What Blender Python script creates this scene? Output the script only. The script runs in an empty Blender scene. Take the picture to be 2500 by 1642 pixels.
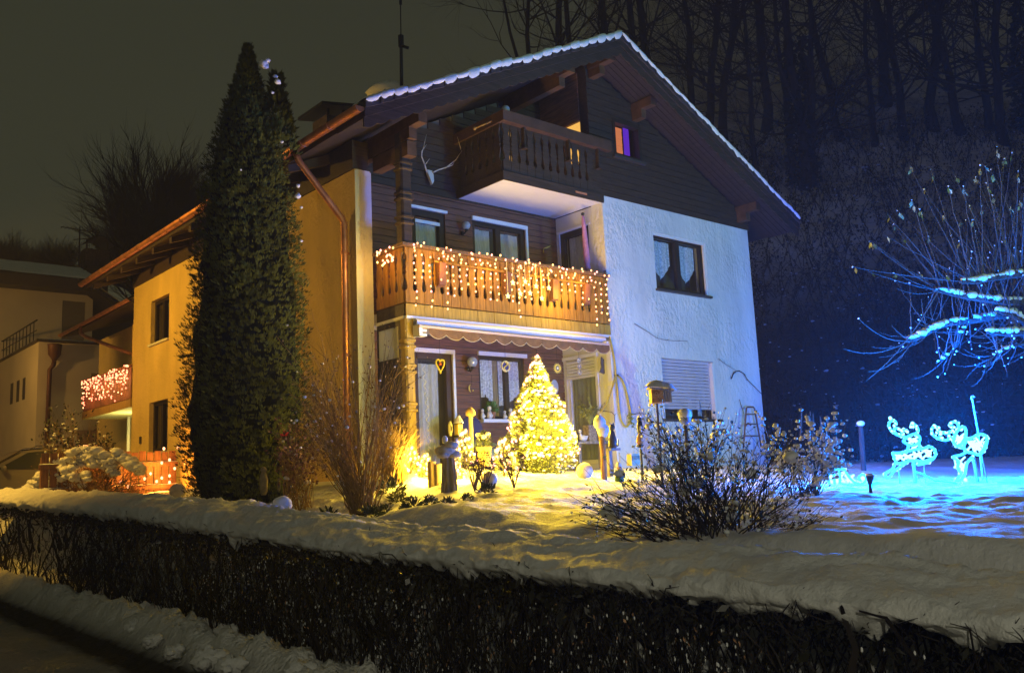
import bpy, math, random
from mathutils import Vector, Matrix, noise
random.seed(7)
S = bpy.context.scene
COL = S.collection
PI = math.pi
# ---------------------------------------------------------------- camera
CAMP = Vector((-7.9217, -11.6092, -0.1255)); YAW, PIT, ROL, FPX = -.7167, .1533, -.0451, 2203.0
_f = Vector((-math.sin(YAW)*math.cos(PIT), math.cos(YAW)*math.cos(PIT), math.sin(PIT)))
_r = Vector((math.cos(YAW), math.sin(YAW), 0)); _u = _r.cross(_f)
CR_, CU_ = math.cos(ROL)*_r+math.sin(ROL)*_u, -math.sin(ROL)*_r+math.cos(ROL)*_u
cam = bpy.data.cameras.new('camera'); co = bpy.data.objects.new('camera', cam); COL.objects.link(co)
cam.sensor_width = 36; cam.lens = 36*FPX/2500; cam.clip_start = .05; cam.clip_end = 400
co.matrix_world = Matrix(((CR_.x, CU_.x, -_f.x, CAMP.x), (CR_.y, CU_.y, -_f.y, CAMP.y), (CR_.z, CU_.z, -_f.z, CAMP.z), (0, 0, 0, 1)))
S.camera = co
# ---------------------------------------------------------------- world: dim overcast night sky lit from below by the town
W = bpy.data.worlds.new('World'); S.world = W; W.use_nodes = True
nt = W.node_tree; nt.nodes.clear()
wo = nt.nodes.new('ShaderNodeOutputWorld'); bg = nt.nodes.new('ShaderNodeBackground')
tc = nt.nodes.new('ShaderNodeTexCoord'); sx = nt.nodes.new('ShaderNodeSeparateXYZ'); rp = nt.nodes.new('ShaderNodeValToRGB')
nz = nt.nodes.new('ShaderNodeTexNoise'); nz.inputs['Scale'].default_value = 1.6; nz.inputs['Detail'].default_value = 3
mx = nt.nodes.new('ShaderNodeMixRGB'); mx.blend_type = 'MULTIPLY'; mx.inputs[0].default_value = .25
nt.links.new(tc.outputs['Generated'], sx.inputs[0]); nt.links.new(sx.outputs['Z'], rp.inputs[0])
nt.links.new(tc.outputs['Generated'], nz.inputs['Vector'])
e = rp.color_ramp.elements
e[0].position = 0.0; e[0].color = (.050, .044, .022, 1); e[1].position = .62; e[1].color = (.027, .030, .018, 1)
m_ = e.new(.25); m_.color = (.037, .037, .0205, 1)
nt.links.new(rp.outputs[0], mx.inputs[1]); nt.links.new(nz.outputs['Fac'], mx.inputs[2])
nt.links.new(mx.outputs[0], bg.inputs['Color']); bg.inputs['Strength'].default_value = 1.18
nt.links.new(bg.outputs[0], wo.inputs['Surface'])
# ---------------------------------------------------------------- view and render settings
S.view_settings.view_transform = 'Standard'; S.view_settings.look = 'None'
S.view_settings.exposure = 0; S.view_settings.gamma = 1; S.view_settings.use_curve_mapping = False
S.render.engine = 'CYCLES'
cy = S.cycles
cy.use_denoising = True
try: cy.denoiser = 'OPENIMAGEDENOISE'; cy.denoising_prefilter = 'ACCURATE'; cy.denoising_input_passes = 'RGB_ALBEDO_NORMAL'
except Exception: pass
cy.max_bounces = 6; cy.diffuse_bounces = 3; cy.glossy_bounces = 2; cy.transmission_bounces = 3; cy.transparent_max_bounces = 8
cy.caustics_reflective = False; cy.caustics_refractive = False; cy.sample_clamp_indirect = 1.5; cy.use_light_tree = True
S.render.film_transparent = False
# ---------------------------------------------------------------- helpers
WL = {}
def V(*a): return Vector(a)
CRP = dict(c1=(0,380,.3199),c2=(0,800,.3199),c3=(680,50,.256),c4=(1080,60,.384),c5=(860,480,.2816),k1=(960,760,.2816),k2=(1380,760,.2816),
           k3=(1900,900,.256),k4=(1800,0,.32),k5=(1840,380,.371),m1=(560,800,.2943),m5=(1380,960,.3025),D=(0,0,1.0504),S=(0,0,1.0))
def ray(c, x, y):
    o = CRP[c]; px, py = o[0]+x*o[2], o[1]+y*o[2]
    return _f+CR_*((px-1250)/FPX)-CU_*((py-821)/FPX)
def at(c, x, y, dep): return CAMP+ray(c, x, y)*dep          # a point of the place at that distance ahead of the camera
def onX(c, x, y, v): d = ray(c, x, y); return CAMP+d*((v-CAMP.x)/d.x)
def onY(c, x, y, v): d = ray(c, x, y); return CAMP+d*((v-CAMP.y)/d.y)
def onZ(c, x, y, v): d = ray(c, x, y); return CAMP+d*((v-CAMP.z)/d.z)
def N(x, y=0, z=0): return noise.noise(Vector((x, y, z)))
def rnd(a, b): return random.uniform(a, b)
def tag(o, label=None, cat=None, group=None, kind=None):
    for k, v in (('label', label), ('category', cat), ('group', group), ('kind', kind)):
        if v: o[k] = v
    return o
def thing(name, label, cat, loc, group=None):
    o = bpy.data.objects.new(name, None); COL.objects.link(o); o.location = loc; o.empty_display_size = .1
    WL[o] = Vector(loc); return tag(o, label, cat, group)
class MB:
    def __init__(s): s.v = []; s.f = []
    def quad(s, *p): n = len(s.v); s.v += [Vector(q) for q in p]; s.f.append(tuple(range(n, n+len(p))))
    def box(s, x0, x1, y0, y1, z0, z1):
        n = len(s.v)
        s.v += [V(x, y, z) for z in (z0, z1) for y in (y0, y1) for x in (x0, x1)]
        s.f += [tuple(n+i for i in q) for q in ((0,2,3,1),(4,5,7,6),(0,1,5,4),(2,6,7,3),(0,4,6,2),(1,3,7,5))]
    def bar(s, a, b, w, h, up=V(0,0,1)):
        a, b = Vector(a), Vector(b); d = (b-a).normalized(); sd = d.cross(up)
        if sd.length < 1e-4: sd = d.cross(V(0,1,0))
        sd.normalize(); uu = sd.cross(d).normalized(); n = len(s.v)
        for q in (a, b):
            for i, j in ((-1,-1),(1,-1),(1,1),(-1,1)): s.v.append(q+sd*(i*w/2)+uu*(j*h/2))
        s.f += [tuple(n+i for i in q) for q in ((0,3,2,1),(4,5,6,7),(0,1,5,4),(1,2,6,5),(2,3,7,6),(3,0,4,7))]
    def prism(s, pts, d):
        pts = [Vector(p) for p in pts]; d = Vector(d); k = len(pts); n = len(s.v)
        s.v += pts+[p+d for p in pts]
        s.f += [tuple(n+i for i in range(k))[::-1], tuple(n+k+i for i in range(k))]
        s.f += [(n+i, n+(i+1) % k, n+k+(i+1) % k, n+k+i) for i in range(k)]
    def tube(s, pts, r, n=6, cap=True):
        pts = [Vector(p) for p in pts]; k = len(pts)
        if not isinstance(r, (list, tuple)): r = [r]*k
        b0 = len(s.v); ref = None
        for i in range(k):
            d = (pts[min(i+1, k-1)]-pts[max(i-1, 0)])
            if d.length < 1e-9: d = V(0,0,1)
            d.normalize()
            if ref is None: ref = d.cross(V(.31,.17,.93)) if abs(d.dot(V(.31,.17,.93).normalized())) < .95 else d.cross(V(1,0,0))
            ref = ref-d*ref.dot(d)
            if ref.length < 1e-6: ref = d.cross(V(1,.2,.1))
            ref.normalize(); q = d.cross(ref)
            for j in range(n):
                a = 2*PI*j/n; s.v.append(pts[i]+(ref*math.cos(a)+q*math.sin(a))*r[i])
        for i in range(k-1):
            for j in range(n):
                j2 = (j+1) % n; s.f.append((b0+i*n+j, b0+i*n+j2, b0+(i+1)*n+j2, b0+(i+1)*n+j))
        if cap: s.f.append(tuple(b0+j for j in range(n))[::-1]); s.f.append(tuple(b0+(k-1)*n+j for j in range(n)))
    def lathe(s, c, prof, n=12):
        c = Vector(c); b = len(s.v)
        for r, z in prof:
            for j in range(n): a = 2*PI*j/n; s.v.append(c+V(r*math.cos(a), r*math.sin(a), z))
        for i in range(len(prof)-1):
            for j in range(n): j2 = (j+1) % n; s.f.append((b+i*n+j, b+i*n+j2, b+(i+1)*n+j2, b+(i+1)*n+j))
        s.f.append(tuple(b+j for j in range(n))[::-1]); s.f.append(tuple(b+(len(prof)-1)*n+j for j in range(n)))
    def ball(s, c, r, n=8, m=6, sc=(1,1,1), nz=0, ns=3.0, seed=0):
        c = Vector(c); b = len(s.v); sc = Vector(sc)
        for i in range(m+1):
            t = PI*i/m
            for j in range(n):
                a = 2*PI*j/n; d = V(math.sin(t)*math.cos(a), math.sin(t)*math.sin(a), math.cos(t))
                rr = r*(1+(nz*noise.noise(d*ns+V(seed, seed*.7, 3)) if nz else 0))
                s.v.append(c+V(d.x*sc.x, d.y*sc.y, d.z*sc.z)*rr)
        for i in range(m):
            for j in range(n):
                j2 = (j+1) % n; q = (b+i*n+j, b+(i+1)*n+j, b+(i+1)*n+j2, b+i*n+j2)
                s.f.append(q if 0 < i < m-1 else ((q[0], q[1], q[2]) if i == 0 else (q[0], q[1], q[3])))
    def leaf(s, c, d, w, l, up=None):
        c = Vector(c); d = Vector(d).normalized(); sd = d.cross(up or V(rnd(-1,1), rnd(-1,1), rnd(-1,1)))
        if sd.length < 1e-4: sd = V(1,0,0)
        sd.normalize(); n = len(s.v)
        s.v += [c, c+d*l*.45+sd*w*.5, c+d*l, c+d*l*.45-sd*w*.5]; s.f.append((n, n+1, n+2, n+3))
    def grid(s, fn, nu, nv, close=False):
        b = len(s.v)
        for i in range(nu+1):
            for j in range(nv+1): s.v.append(Vector(fn(i/nu, j/nv)))
        for i in range(nu):
            for j in range(nv): q = b+i*(nv+1)+j; s.f.append((q, q+nv+1, q+nv+2, q+1))
    def mesh(s, name, mat, smooth=False, off=None):
        me = bpy.data.meshes.new(name); off = off or V(0,0,0)
        me.from_pydata([tuple(v-off) for v in s.v], [], s.f)
        if mat: me.materials.append(mat)
        if smooth: me.polygons.foreach_set('use_smooth', [True]*len(me.polygons))
        me.update(); return me
    def build(s, name, mat, parent=None, smooth=False, at=None):
        # one mesh object; as a child its vertices are kept relative to the thing's base
        off = WL[parent] if parent is not None else (Vector(at) if at is not None else V(0,0,0))
        o = bpy.data.objects.new(name, s.mesh(name, mat, smooth, off)); COL.objects.link(o)
        if parent is not None: o.parent = parent
        else: o.location = off
        WL[o] = off; return o
def inst(name, me, parent, pos, rot=None, sc=None):
    o = bpy.data.objects.new(name, me); COL.objects.link(o); o.parent = parent
    o.location = Vector(pos)-WL[parent]
    if rot is not None: o.rotation_euler = rot
    if sc is not None: o.scale = sc
    return o
def light(parent, pos, color, power, size=.05, spot=None):
    # spot = (point it is aimed at, full cone angle in degrees, softness): a hooded lamp, also used for added fill beams
    l = bpy.data.lights.new('lamp_light', 'SPOT' if spot else 'POINT'); l.color = color; l.energy = power; l.shadow_soft_size = size
    if spot: l.spot_size = math.radians(spot[1]); l.spot_blend = spot[2]
    o = bpy.data.objects.new('lamp_light', l); COL.objects.link(o); o.parent = parent; o.location = Vector(pos)-WL[parent]
    if spot: o.rotation_euler = (Vector(spot[0])-Vector(pos)).to_track_quat('-Z', 'Y').to_euler()
    return o
# ---------------------------------------------------------------- materials
MT = {}
def mat(name, col, rough=.7, var=0., vs=8., bump=0., bs=30., bd=.02, col2=None, metal=0., spec=.3, stretch=None, detail=4., coords='Object', bmask=0., brough=.5):
    if name in MT: return MT[name]
    m = bpy.data.materials.new(name); m.use_nodes = True; t = m.node_tree; b = t.nodes['Principled BSDF']; MT[name] = m
    c4 = (*col, 1); b.inputs['Base Color'].default_value = c4; b.inputs['Roughness'].default_value = rough
    b.inputs['Metallic'].default_value = metal; b.inputs['Specular IOR Level'].default_value = spec
    tcn = t.nodes.new('ShaderNodeTexCoord'); vec = tcn.outputs[coords]
    if stretch:
        mp = t.nodes.new('ShaderNodeMapping'); mp.inputs['Scale'].default_value = stretch; t.links.new(vec, mp.inputs[0]); vec = mp.outputs[0]
    if var or col2:
        n = t.nodes.new('ShaderNodeTexNoise'); n.inputs['Scale'].default_value = vs; n.inputs['Detail'].default_value = detail; t.links.new(vec, n.inputs['Vector'])
        r = t.nodes.new('ShaderNodeValToRGB'); t.links.new(n.outputs['Fac'], r.inputs[0])
        ca = col2 or tuple(c*(1-var) for c in col); cb = col if col2 else tuple(min(1, c*(1+var)) for c in col)
        r.color_ramp.elements[0].position = .35; r.color_ramp.elements[0].color = (*ca, 1)
        r.color_ramp.elements[1].position = .65; r.color_ramp.elements[1].color = (*cb, 1)
        t.links.new(r.outputs[0], b.inputs['Base Color'])
    if bump:
        n = t.nodes.new('ShaderNodeTexNoise'); n.inputs['Scale'].default_value = bs; n.inputs['Detail'].default_value = detail; n.inputs['Roughness'].default_value = brough; t.links.new(vec, n.inputs['Vector'])
        hsrc = n.outputs['Fac']
        if bmask:
            n2 = t.nodes.new('ShaderNodeTexNoise'); n2.inputs['Scale'].default_value = bmask; n2.inputs['Detail'].default_value = 3; t.links.new(tcn.outputs[coords], n2.inputs['Vector'])
            r2 = t.nodes.new('ShaderNodeMapRange'); r2.inputs[1].default_value = .35; r2.inputs[2].default_value = .65; r2.inputs[3].default_value = .12; t.links.new(n2.outputs['Fac'], r2.inputs[0])
            mm = t.nodes.new('ShaderNodeMath'); mm.operation = 'MULTIPLY'; t.links.new(hsrc, mm.inputs[0]); t.links.new(r2.outputs[0], mm.inputs[1]); hsrc = mm.outputs[0]
        bn = t.nodes.new('ShaderNodeBump'); bn.inputs['Strength'].default_value = bump; bn.inputs['Distance'].default_value = bd
        t.links.new(hsrc, bn.inputs['Height']); t.links.new(bn.outputs[0], b.inputs['Normal'])
    return m
def emat(name, col, strength, sampling='AUTO'):
    if name in MT: return MT[name]
    m = bpy.data.materials.new(name); m.use_nodes = True; t = m.node_tree; t.nodes.clear(); MT[name] = m
    e = t.nodes.new('ShaderNodeEmission'); o = t.nodes.new('ShaderNodeOutputMaterial')
    e.inputs[0].default_value = (*col, 1); e.inputs[1].default_value = strength; t.links.new(e.outputs[0], o.inputs[0])
    m.cycles.emission_sampling = sampling
    return m
def glassmat(name, tint=(.85,.88,.9), refl=.12):
    m = bpy.data.materials.new(name); m.use_nodes = True; t = m.node_tree; t.nodes.clear(); MT[name] = m
    a = t.nodes.new('ShaderNodeBsdfTransparent'); g = t.nodes.new('ShaderNodeBsdfGlossy'); x = t.nodes.new('ShaderNodeMixShader'); o = t.nodes.new('ShaderNodeOutputMaterial')
    a.inputs[0].default_value = (*tint, 1); g.inputs['Roughness'].default_value = .03; x.inputs[0].default_value = refl
    t.links.new(a.outputs[0], x.inputs[1]); t.links.new(g.outputs[0], x.inputs[2]); t.links.new(x.outputs[0], o.inputs[0])
    return m
def snowmat(name, col, bs=14., bump=.35, bd=.03, var=.05):
    return mat(name, col, .65, var=var, vs=3., bump=bump, bs=bs, bd=bd, spec=.25, detail=11, brough=.68)
M_snow = snowmat('snow', (.80, .82, .84))
M_lawnsnow = snowmat('lawn_snow', (.78, .79, .80), bs=12., bump=.75, bd=.05)
M_dirty = mat('street_snow', (.50, .48, .43), .8, var=.25, vs=2.5, bump=.8, bs=28, bd=.05, detail=8)
M_plaster = mat('plaster_white', (.70, .71, .70), .9, var=.10, vs=.7, bump=.9, bs=13, bd=.06, detail=8, stretch=(1,1,.7), bmask=1.1)
M_plasterside = mat('plaster_lamp_tinted', (.66, .48, .16), .9, var=.10, vs=.7, bump=.9, bs=18, bd=.05, detail=8, bmask=1.3)  # orange of the sodium light is put into this plaster's colour
def streaks(m, lo, sx, sz):
    # rain streaks and grime: a stretched noise multiplies the paint colour
    t = m.node_tree; b = t.nodes['Principled BSDF']; src = b.inputs['Base Color'].links[0].from_socket; c = t.nodes.new('ShaderNodeTexCoord'); mp = t.nodes.new('ShaderNodeMapping'); mp.inputs['Scale'].default_value = (sx, sx, sz)
    n = t.nodes.new('ShaderNodeTexNoise'); n.inputs['Scale'].default_value = 1; n.inputs['Detail'].default_value = 7; n.inputs['Roughness'].default_value = .62; r = t.nodes.new('ShaderNodeMapRange'); r.inputs[1].default_value = .36; r.inputs[2].default_value = .60; r.inputs[3].default_value = lo
    x = t.nodes.new('ShaderNodeMixRGB'); x.blend_type = 'MULTIPLY'; x.inputs[0].default_value = 1
    t.links.new(c.outputs['Object'], mp.inputs[0]); t.links.new(mp.outputs[0], n.inputs['Vector']); t.links.new(n.outputs['Fac'], r.inputs[0]); t.links.new(src, x.inputs[1]); t.links.new(r.outputs[0], x.inputs[2]); t.links.new(x.outputs[0], b.inputs['Base Color'])
streaks(M_plaster, .88, 2.2, .6); streaks(M_plasterside, .85, 1.8, .5)
M_plain = mat('plain_plaster', (.66, .65, .60), .9, var=.05, vs=2, bump=.25, bs=40, bd=.01)
M_dwood = mat('dark_stained_wood', (.038, .025, .018), .55, var=.35, vs=5, bump=.35, bs=9, bd=.01, stretch=(.6,3,9), spec=.35)
M_soffit = mat('soffit_wood', (.032, .024, .02), .6, var=.3, vs=6, bump=.5, bs=8, bd=.012, stretch=(9,.5,9))
M_rwood = mat('red_brown_planks', (.13, .058, .036), .6, var=.3, vs=4, bump=.35, bs=8, bd=.01, stretch=(.7,3,9))
M_balc = mat('balcony_boards', (.27, .135, .018), .6, var=.3, vs=4, bump=.35, bs=7, bd=.008, stretch=(6,6,.8))
M_fascia = mat('fascia_boards', (.34, .23, .04), .65, var=.22, vs=5, bump=.3, bs=7, bd=.008, stretch=(6,6,.8))
M_post = mat('carved_post', (.17, .10, .05), .55, var=.25, vs=6, bump=.3, bs=10, stretch=(5,5,1))
M_tile = mat('roof_tile', (.05, .04, .038), .8, var=.3, vs=6, bump=.3, bs=20)
M_copper = mat('copper_gutter', (.50, .22, .11), .38, var=.2, vs=6, metal=.75, bump=.08, bs=14)
M_frame = mat('dark_window_frame', (.022, .016, .013), .45)
M_white = mat('white_paint', (.78, .78, .77), .5, var=.03, vs=3)
M_sill = mat('window_sill_dark', (.05, .045, .045), .5)
M_cloth = mat('curtain_cloth', (.62, .62, .58), .9, var=.15, vs=14, stretch=(6,6,.6))
M_lace = mat('lace_curtain', (.75, .78, .82), .9, var=.3, vs=30)
M_shut = mat('shutter_slats_lilac_grey', (.50, .47, .55), .6, var=.05, vs=3)
M_black = mat('black_metal', (.015, .015, .015), .4)
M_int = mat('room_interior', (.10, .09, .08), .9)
M_glass = glassmat('window_glass')
M_globe = glassmat('clear_globe', (.8,.82,.85), .25)
M_litwood = emat('lit_wood_ceiling', (1, .52, .10), .95)
M_litred = emat('lit_room_orange', (1, .30, .11), .75)
M_litpurple = emat('lit_purple_curtain', (.16, .03, .75), .8)
# ================================================================= HOUSE
A_, B_, XL, PW, DR, OV, EV, ZE, ZA, DD, DE, XM, SL = 4.684, 9.517, -.373, .831, 1.33, .857, .827, 5.404, 8.20, 11.6, 12.97, 4.572, .4844
def rz(x): return ZA-SL*abs(x-XM)                 # top of the roof surface
house = thing('house', 'white two-storey chalet house with dark timber gable and lit balcony', 'house', (4.5, 5, 0))
def P(mb, name, m, parent=house, **k): return mb.build(name, m, parent, **k)
def holed(mb, ax, pos, th, u0, u1, z0, z1, holes):
    # wall with openings: ax 'y' -> plane y=pos, u along x; ax 'x' -> plane x=pos, u along y; th = signed thickness
    us = sorted({u0, u1, *[h[0] for h in holes], *[h[1] for h in holes]}); zs = sorted({z0, z1, *[h[2] for h in holes], *[h[3] for h in holes]})
    g = (lambda u, t, z: V(u, pos+t, z)) if ax == 'y' else (lambda u, t, z: V(pos+t, u, z))
    for i in range(len(us)-1):
        for j in range(len(zs)-1):
            uc, zc = (us[i]+us[i+1])/2, (zs[j]+zs[j+1])/2
            if any(h[0] < uc < h[1] and h[2] < zc < h[3] for h in holes): continue
            for t in (0, th): mb.quad(g(us[i],t,zs[j]), g(us[i+1],t,zs[j]), g(us[i+1],t,zs[j+1]), g(us[i],t,zs[j+1]))
    for (a, b, c, d) in [(u0, u1, z0, z1)]+list(holes):
        for p, q in (((a,c),(b,c)), ((b,c),(b,d)), ((b,d),(a,d)), ((a,d),(a,c))):
            mb.quad(g(p[0],0,p[1]), g(q[0],0,q[1]), g(q[0],th,q[1]), g(p[0],th,p[1]))
W_UP = (6.153, 7.87, 3.50, 4.69); W_LO = (6.14, 7.83, .86, 2.085)
fw = MB(); holed(fw, 'y', 0, .30, A_, B_, -.6, 5.24, [W_UP, W_LO]); P(fw, 'front_wall', M_plaster)
S_UP = (9.15, 10.36, 3.39, 4.45); S_LO = (9.15, 10.36, .80, 1.99)
sw = MB(); holed(sw, 'x', XL, .30, PW+.002, DD, -.6, 5.02, [S_UP, S_LO]); P(sw, 'side_wall', M_plasterside)
ww = MB(); ww.box(XL+.001, -.06, PW, DR+.3, -.6, 5.0); ww.box(XL+.03, -.09, PW, DR+.3, 5.0, 5.02); P(ww, 'wing_wall', M_plaster)
bw = MB(); bw.box(B_-.3, B_+.002, .302, DD, -.6, 5.3); bw.box(XL+.3, B_-.3, DD-.3, DD, -.6, 5.3); P(bw, 'back_wall', M_plain)
pl = MB(); pl.box(A_+.02, B_+.03, -.035, .0, -.6, .22); P(pl, 'plinth', M_plain)
# return wall of the bay, facing the balcony
R_LO = (.43, 1.26, .05, 2.10); R_UP = (.42, 1.25, 2.75, 4.72); R_TOP = (.22, .68, 5.9, 6.77)
rw = MB(); holed(rw, 'x', A_+.002, .26, .302, DR, -.1, 5.06, [R_LO, R_UP]); rw.box(A_+.002, A_+.26, .002, .302, 5.0, 5.06); P(rw, 'return_wall', M_plain)
# recessed walls behind the two lower storeys
H_D1 = (1.06, 1.88, .05, 2.10); H_W1 = (2.50, 3.63, .93, 2.12); H_D2 = (1.09, 1.84, 2.75, 4.72); H_W2 = (2.48, 3.81, 3.6, 4.71)
rb = MB(); holed(rb, 'y', DR+.03, .26, -.06, A_, -.6, 5.4, [H_D1, H_W1, H_D2, H_W2]); rb.prism([V(-.06,DR+.031,5.4), V(A_,DR+.031,5.4), V(A_,DR+.031,ZA-.31), V(XM,DR+.031,ZA-.31), V(-.06,DR+.031,rz(-.06)-.3)], (0,.25,0)); rbo = P(rb, 'recess_wall', M_int)
def planks(parent, y, x0, x1, z0, z1, holes, h, m, th=.028, clip=None):
    z = z0; k = 0
    while z < z1-.02:
        zt = min(z+h-.010, z1); segs = [(x0, x1)]
        if clip: segs = [(max(x0, 2*XM-clip(zt)), min(x1, clip(zt)))]
        for (a, b, c, d) in holes:
            if c < (z+zt)/2 < d:
                segs = [s for (p, q) in segs for s in ((p, min(q, a)), (max(p, b), q)) if s[1]-s[0] > .03]
        for (p, q) in segs:
            mb = MB(); o = .004*math.sin(k*5.1); mb.box(p, q, y-th+o, y+.0, z, zt)
            mb.v[4].y += .008; mb.v[5].y += .008
            P(mb, 'plank', m, parent); k += 1
        z += h
planks(rbo, DR+.028, -.058, A_, 0.0, 2.40, [H_D1, H_W1], .125, M_rwood)
planks(rbo, DR+.028, -.058, A_, 2.62, 5.04, [H_D2, H_W2], .125, M_rwood)
planks(rbo, DR+.028, -.058, 4.42, 5.05, 7.98, [(3.3,3.75,5.2,6.75)], .14, M_dwood, clip=lambda z: XM+(ZA-.28-z)/SL)
# gable cladding over the bay
GX0 = 4.42; H_G = (5.10, 5.94, 6.12, 6.90)
gc = MB(); 
gp = [V(GX0,.012,5.21), V(B_+.06,.012,5.21)]
holed(gc, 'y', .014, .2, GX0, 5.96, 5.21, rz(5.96)-.3, [H_G]); gc.prism([V(5.96,.014,5.21), V(B_+.06,.014,5.21), V(B_+.06,.014,rz(B_+.06)-.3), V(5.96,.014,rz(5.96)-.3)], (0,.2,0))
gc.prism([V(GX0,.014,rz(5.96)-.3), V(5.96,.014,rz(5.96)-.3), V(XM,.014,ZA-.3), V(GX0,.014,rz(GX0)-.3)], (0,.2,0))
gco = P(gc, 'gable_wall', M_dwood)
planks(gco, .012, GX0, B_+.05, 5.215, 7.9, [H_G], .135, M_dwood, clip=lambda z: XM+(ZA-.28-z)/SL)
rt = MB(); holed(rt, 'x', GX0+.002, .05, .215, DR+.02, 5.22, 7.75, [R_TOP]); rto = P(rt, 'loggia_side_wall', mat('loggia_planks', (.20,.10,.045), .6, var=.3, vs=5, bump=.4, bs=7, stretch=(3,.7,9)))
for z in [5.25+.14*i for i in range(18)]:
    a = MB()
    if R_TOP[2]-.1 < z < R_TOP[3]: a.box(GX0-.02, GX0, R_TOP[1], DR, z, z+.13)
    else: a.box(GX0-.02, GX0, .22, DR, z, z+.13)
    P(a, 'plank', MT['loggia_planks'], rto)
# lit room seen through the loggia window and a narrow lit door behind the balusters
lp = MB(); lp.box(GX0+.06, GX0+.07, R_TOP[0]-.02, R_TOP[1]+.02, R_TOP[2], R_TOP[3]); lw = P(lp, 'loggia_window', M_litwood)
b = MB(); b.box(GX0+.02, GX0+.05, R_TOP[0], R_TOP[1], 6.30, 6.34); P(b, 'window_bar', M_dwood, lw)
lp = MB(); lp.box(3.34, 3.72, DR+.016, DR+.03, 5.3, 6.7); lw = P(lp, 'loggia_door', emat('lit_door', (1,.55,.16), .55))
b = MB(); b.box(3.52, 3.55, DR-.004, DR+.014, 5.3, 6.7); b.box(3.34, 3.52, DR-.004, DR+.014, 6.2, 6.24); b.box(3.30,3.34,DR-.01,DR+.02,5.2,6.75); b.box(3.72,3.76,DR-.01,DR+.02,5.2,6.75); b.box(3.34,3.72,DR-.01,DR+.02,6.7,6.75); P(b, 'door_frame', M_dwood, lw)
# gable window: dark reveal, wood-lined room and violet curtain behind the glass
g = MB()
for q in ((5.10,5.17,6.12,6.90),(5.87,5.94,6.12,6.90),(5.17,5.87,6.12,6.18),(5.17,5.87,6.83,6.90)): g.box(q[0], q[1], -.03, .10, q[2], q[3])
gw = P(g, 'gable_window', M_frame)
b = MB(); b.quad((5.17,.09,6.18),(5.87,.09,6.18),(5.87,.09,6.83),(5.17,.09,6.83)); P(b, 'pane', M_glass, gw)
for i in range(9):
    b = MB(); z = 6.16+i*.078; b.box(5.12, 5.62, .20+.004*(i % 2), .22, z, z+.068); P(b, 'room_plank', M_litred, gw)
b = MB(); b.box(5.64, 5.80, .17, .185, 6.14, 6.88); P(b, 'curtain', M_litpurple, gw)
b = MB(); b.box(5.05, 5.99, -.09, .0, 6.06, 6.115); P(b, 'sill', M_sill, gw)
b = MB(); b.box(5.0, 6.0, .215, .9, 6.0, 6.06); b.box(5.0, 6.0, .9, .95, 6.0, 7.0); P(b, 'room_back', M_int, gw)
# --- windows and doors
def frame_y(x0, x1, z0, z1, y, w=.07, dpt=.07, mull=(), name='window', fm=M_frame):
    mb = MB(); mb.box(x0, x1, y, y+dpt, z0, z0+w); mb.box(x0, x1, y, y+dpt, z1-w, z1)
    mb.box(x0, x0+w, y, y+dpt, z0+w, z1-w); mb.box(x1-w, x1, y, y+dpt, z0+w, z1-w)
    for m in mull: mb.box(m-w*.75, m+w*.75, y-.012, y+dpt, z0+w, z1-w)
    o = P(mb, name, fm)
    xs = [x0+w]+[q for m in mull for q in (m-w*.75, m+w*.75)]+[x1-w]
    for i in range(0, len(xs), 2):
        g = MB(); g.quad((xs[i], y+.04, z0+w), (xs[i+1], y+.04, z0+w), (xs[i+1], y+.04, z1-w), (xs[i], y+.04, z1-w)); P(g, 'pane', M_glass, o)
    return o
def frame_x(y0, y1, z0, z1, x, w=.07, dpt=.07, mull=(), name='window', fm=M_frame):
    mb = MB(); mb.box(x, x+dpt, y0, y1, z0, z0+w); mb.box(x, x+dpt, y0, y1, z1-w, z1)
    mb.box(x, x+dpt, y0, y0+w, z0+w, z1-w); mb.box(x, x+dpt, y1-w, y1, z0+w, z1-w)
    for m in mull: mb.box(x-.012, x+dpt, m-w*.7, m+w*.7, z0+w, z1-w)
    o = P(mb, name, fm)
    ys = [y0+w]+[q for m in mull for q in (m-w*.7, m+w*.7)]+[y1-w]
    for i in range(0, len(ys), 2):
        g = MB(); g.quad((x+.04, ys[i], z0+w), (x+.04, ys[i+1], z0+w), (x+.04, ys[i+1], z1-w), (x+.04, ys[i], z1-w)); P(g, 'pane', M_glass, o)
    return o
def curtain(parent, x0, x1, z0, z1, y, m, amp=.025, per=.09, hem=None, ax='y'):
    mb = MB(); n = max(16, int((x1-x0)/per*7))
    def fn(u, v):
        x = x0+(x1-x0)*u; zz = (hem(u) if hem else z0); z = z1+(zz-z1)*v; t = amp*math.sin(x/per*2*PI)*(.5+.5*v)+.012*math.sin(x*23)
        return (x, y+t, z) if ax == 'y' else (y+t, x, z)
    mb.grid(fn, n, 5); return P(mb, 'curtain', m, parent, smooth=True)
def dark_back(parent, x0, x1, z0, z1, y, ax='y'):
    mb = MB(); (mb.box(x0, x1, y, y+.02, z0, z1) if ax == 'y' else mb.box(y, y+.02, x0, x1, z0, z1)); P(mb, 'room_back', M_int, parent)
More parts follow.
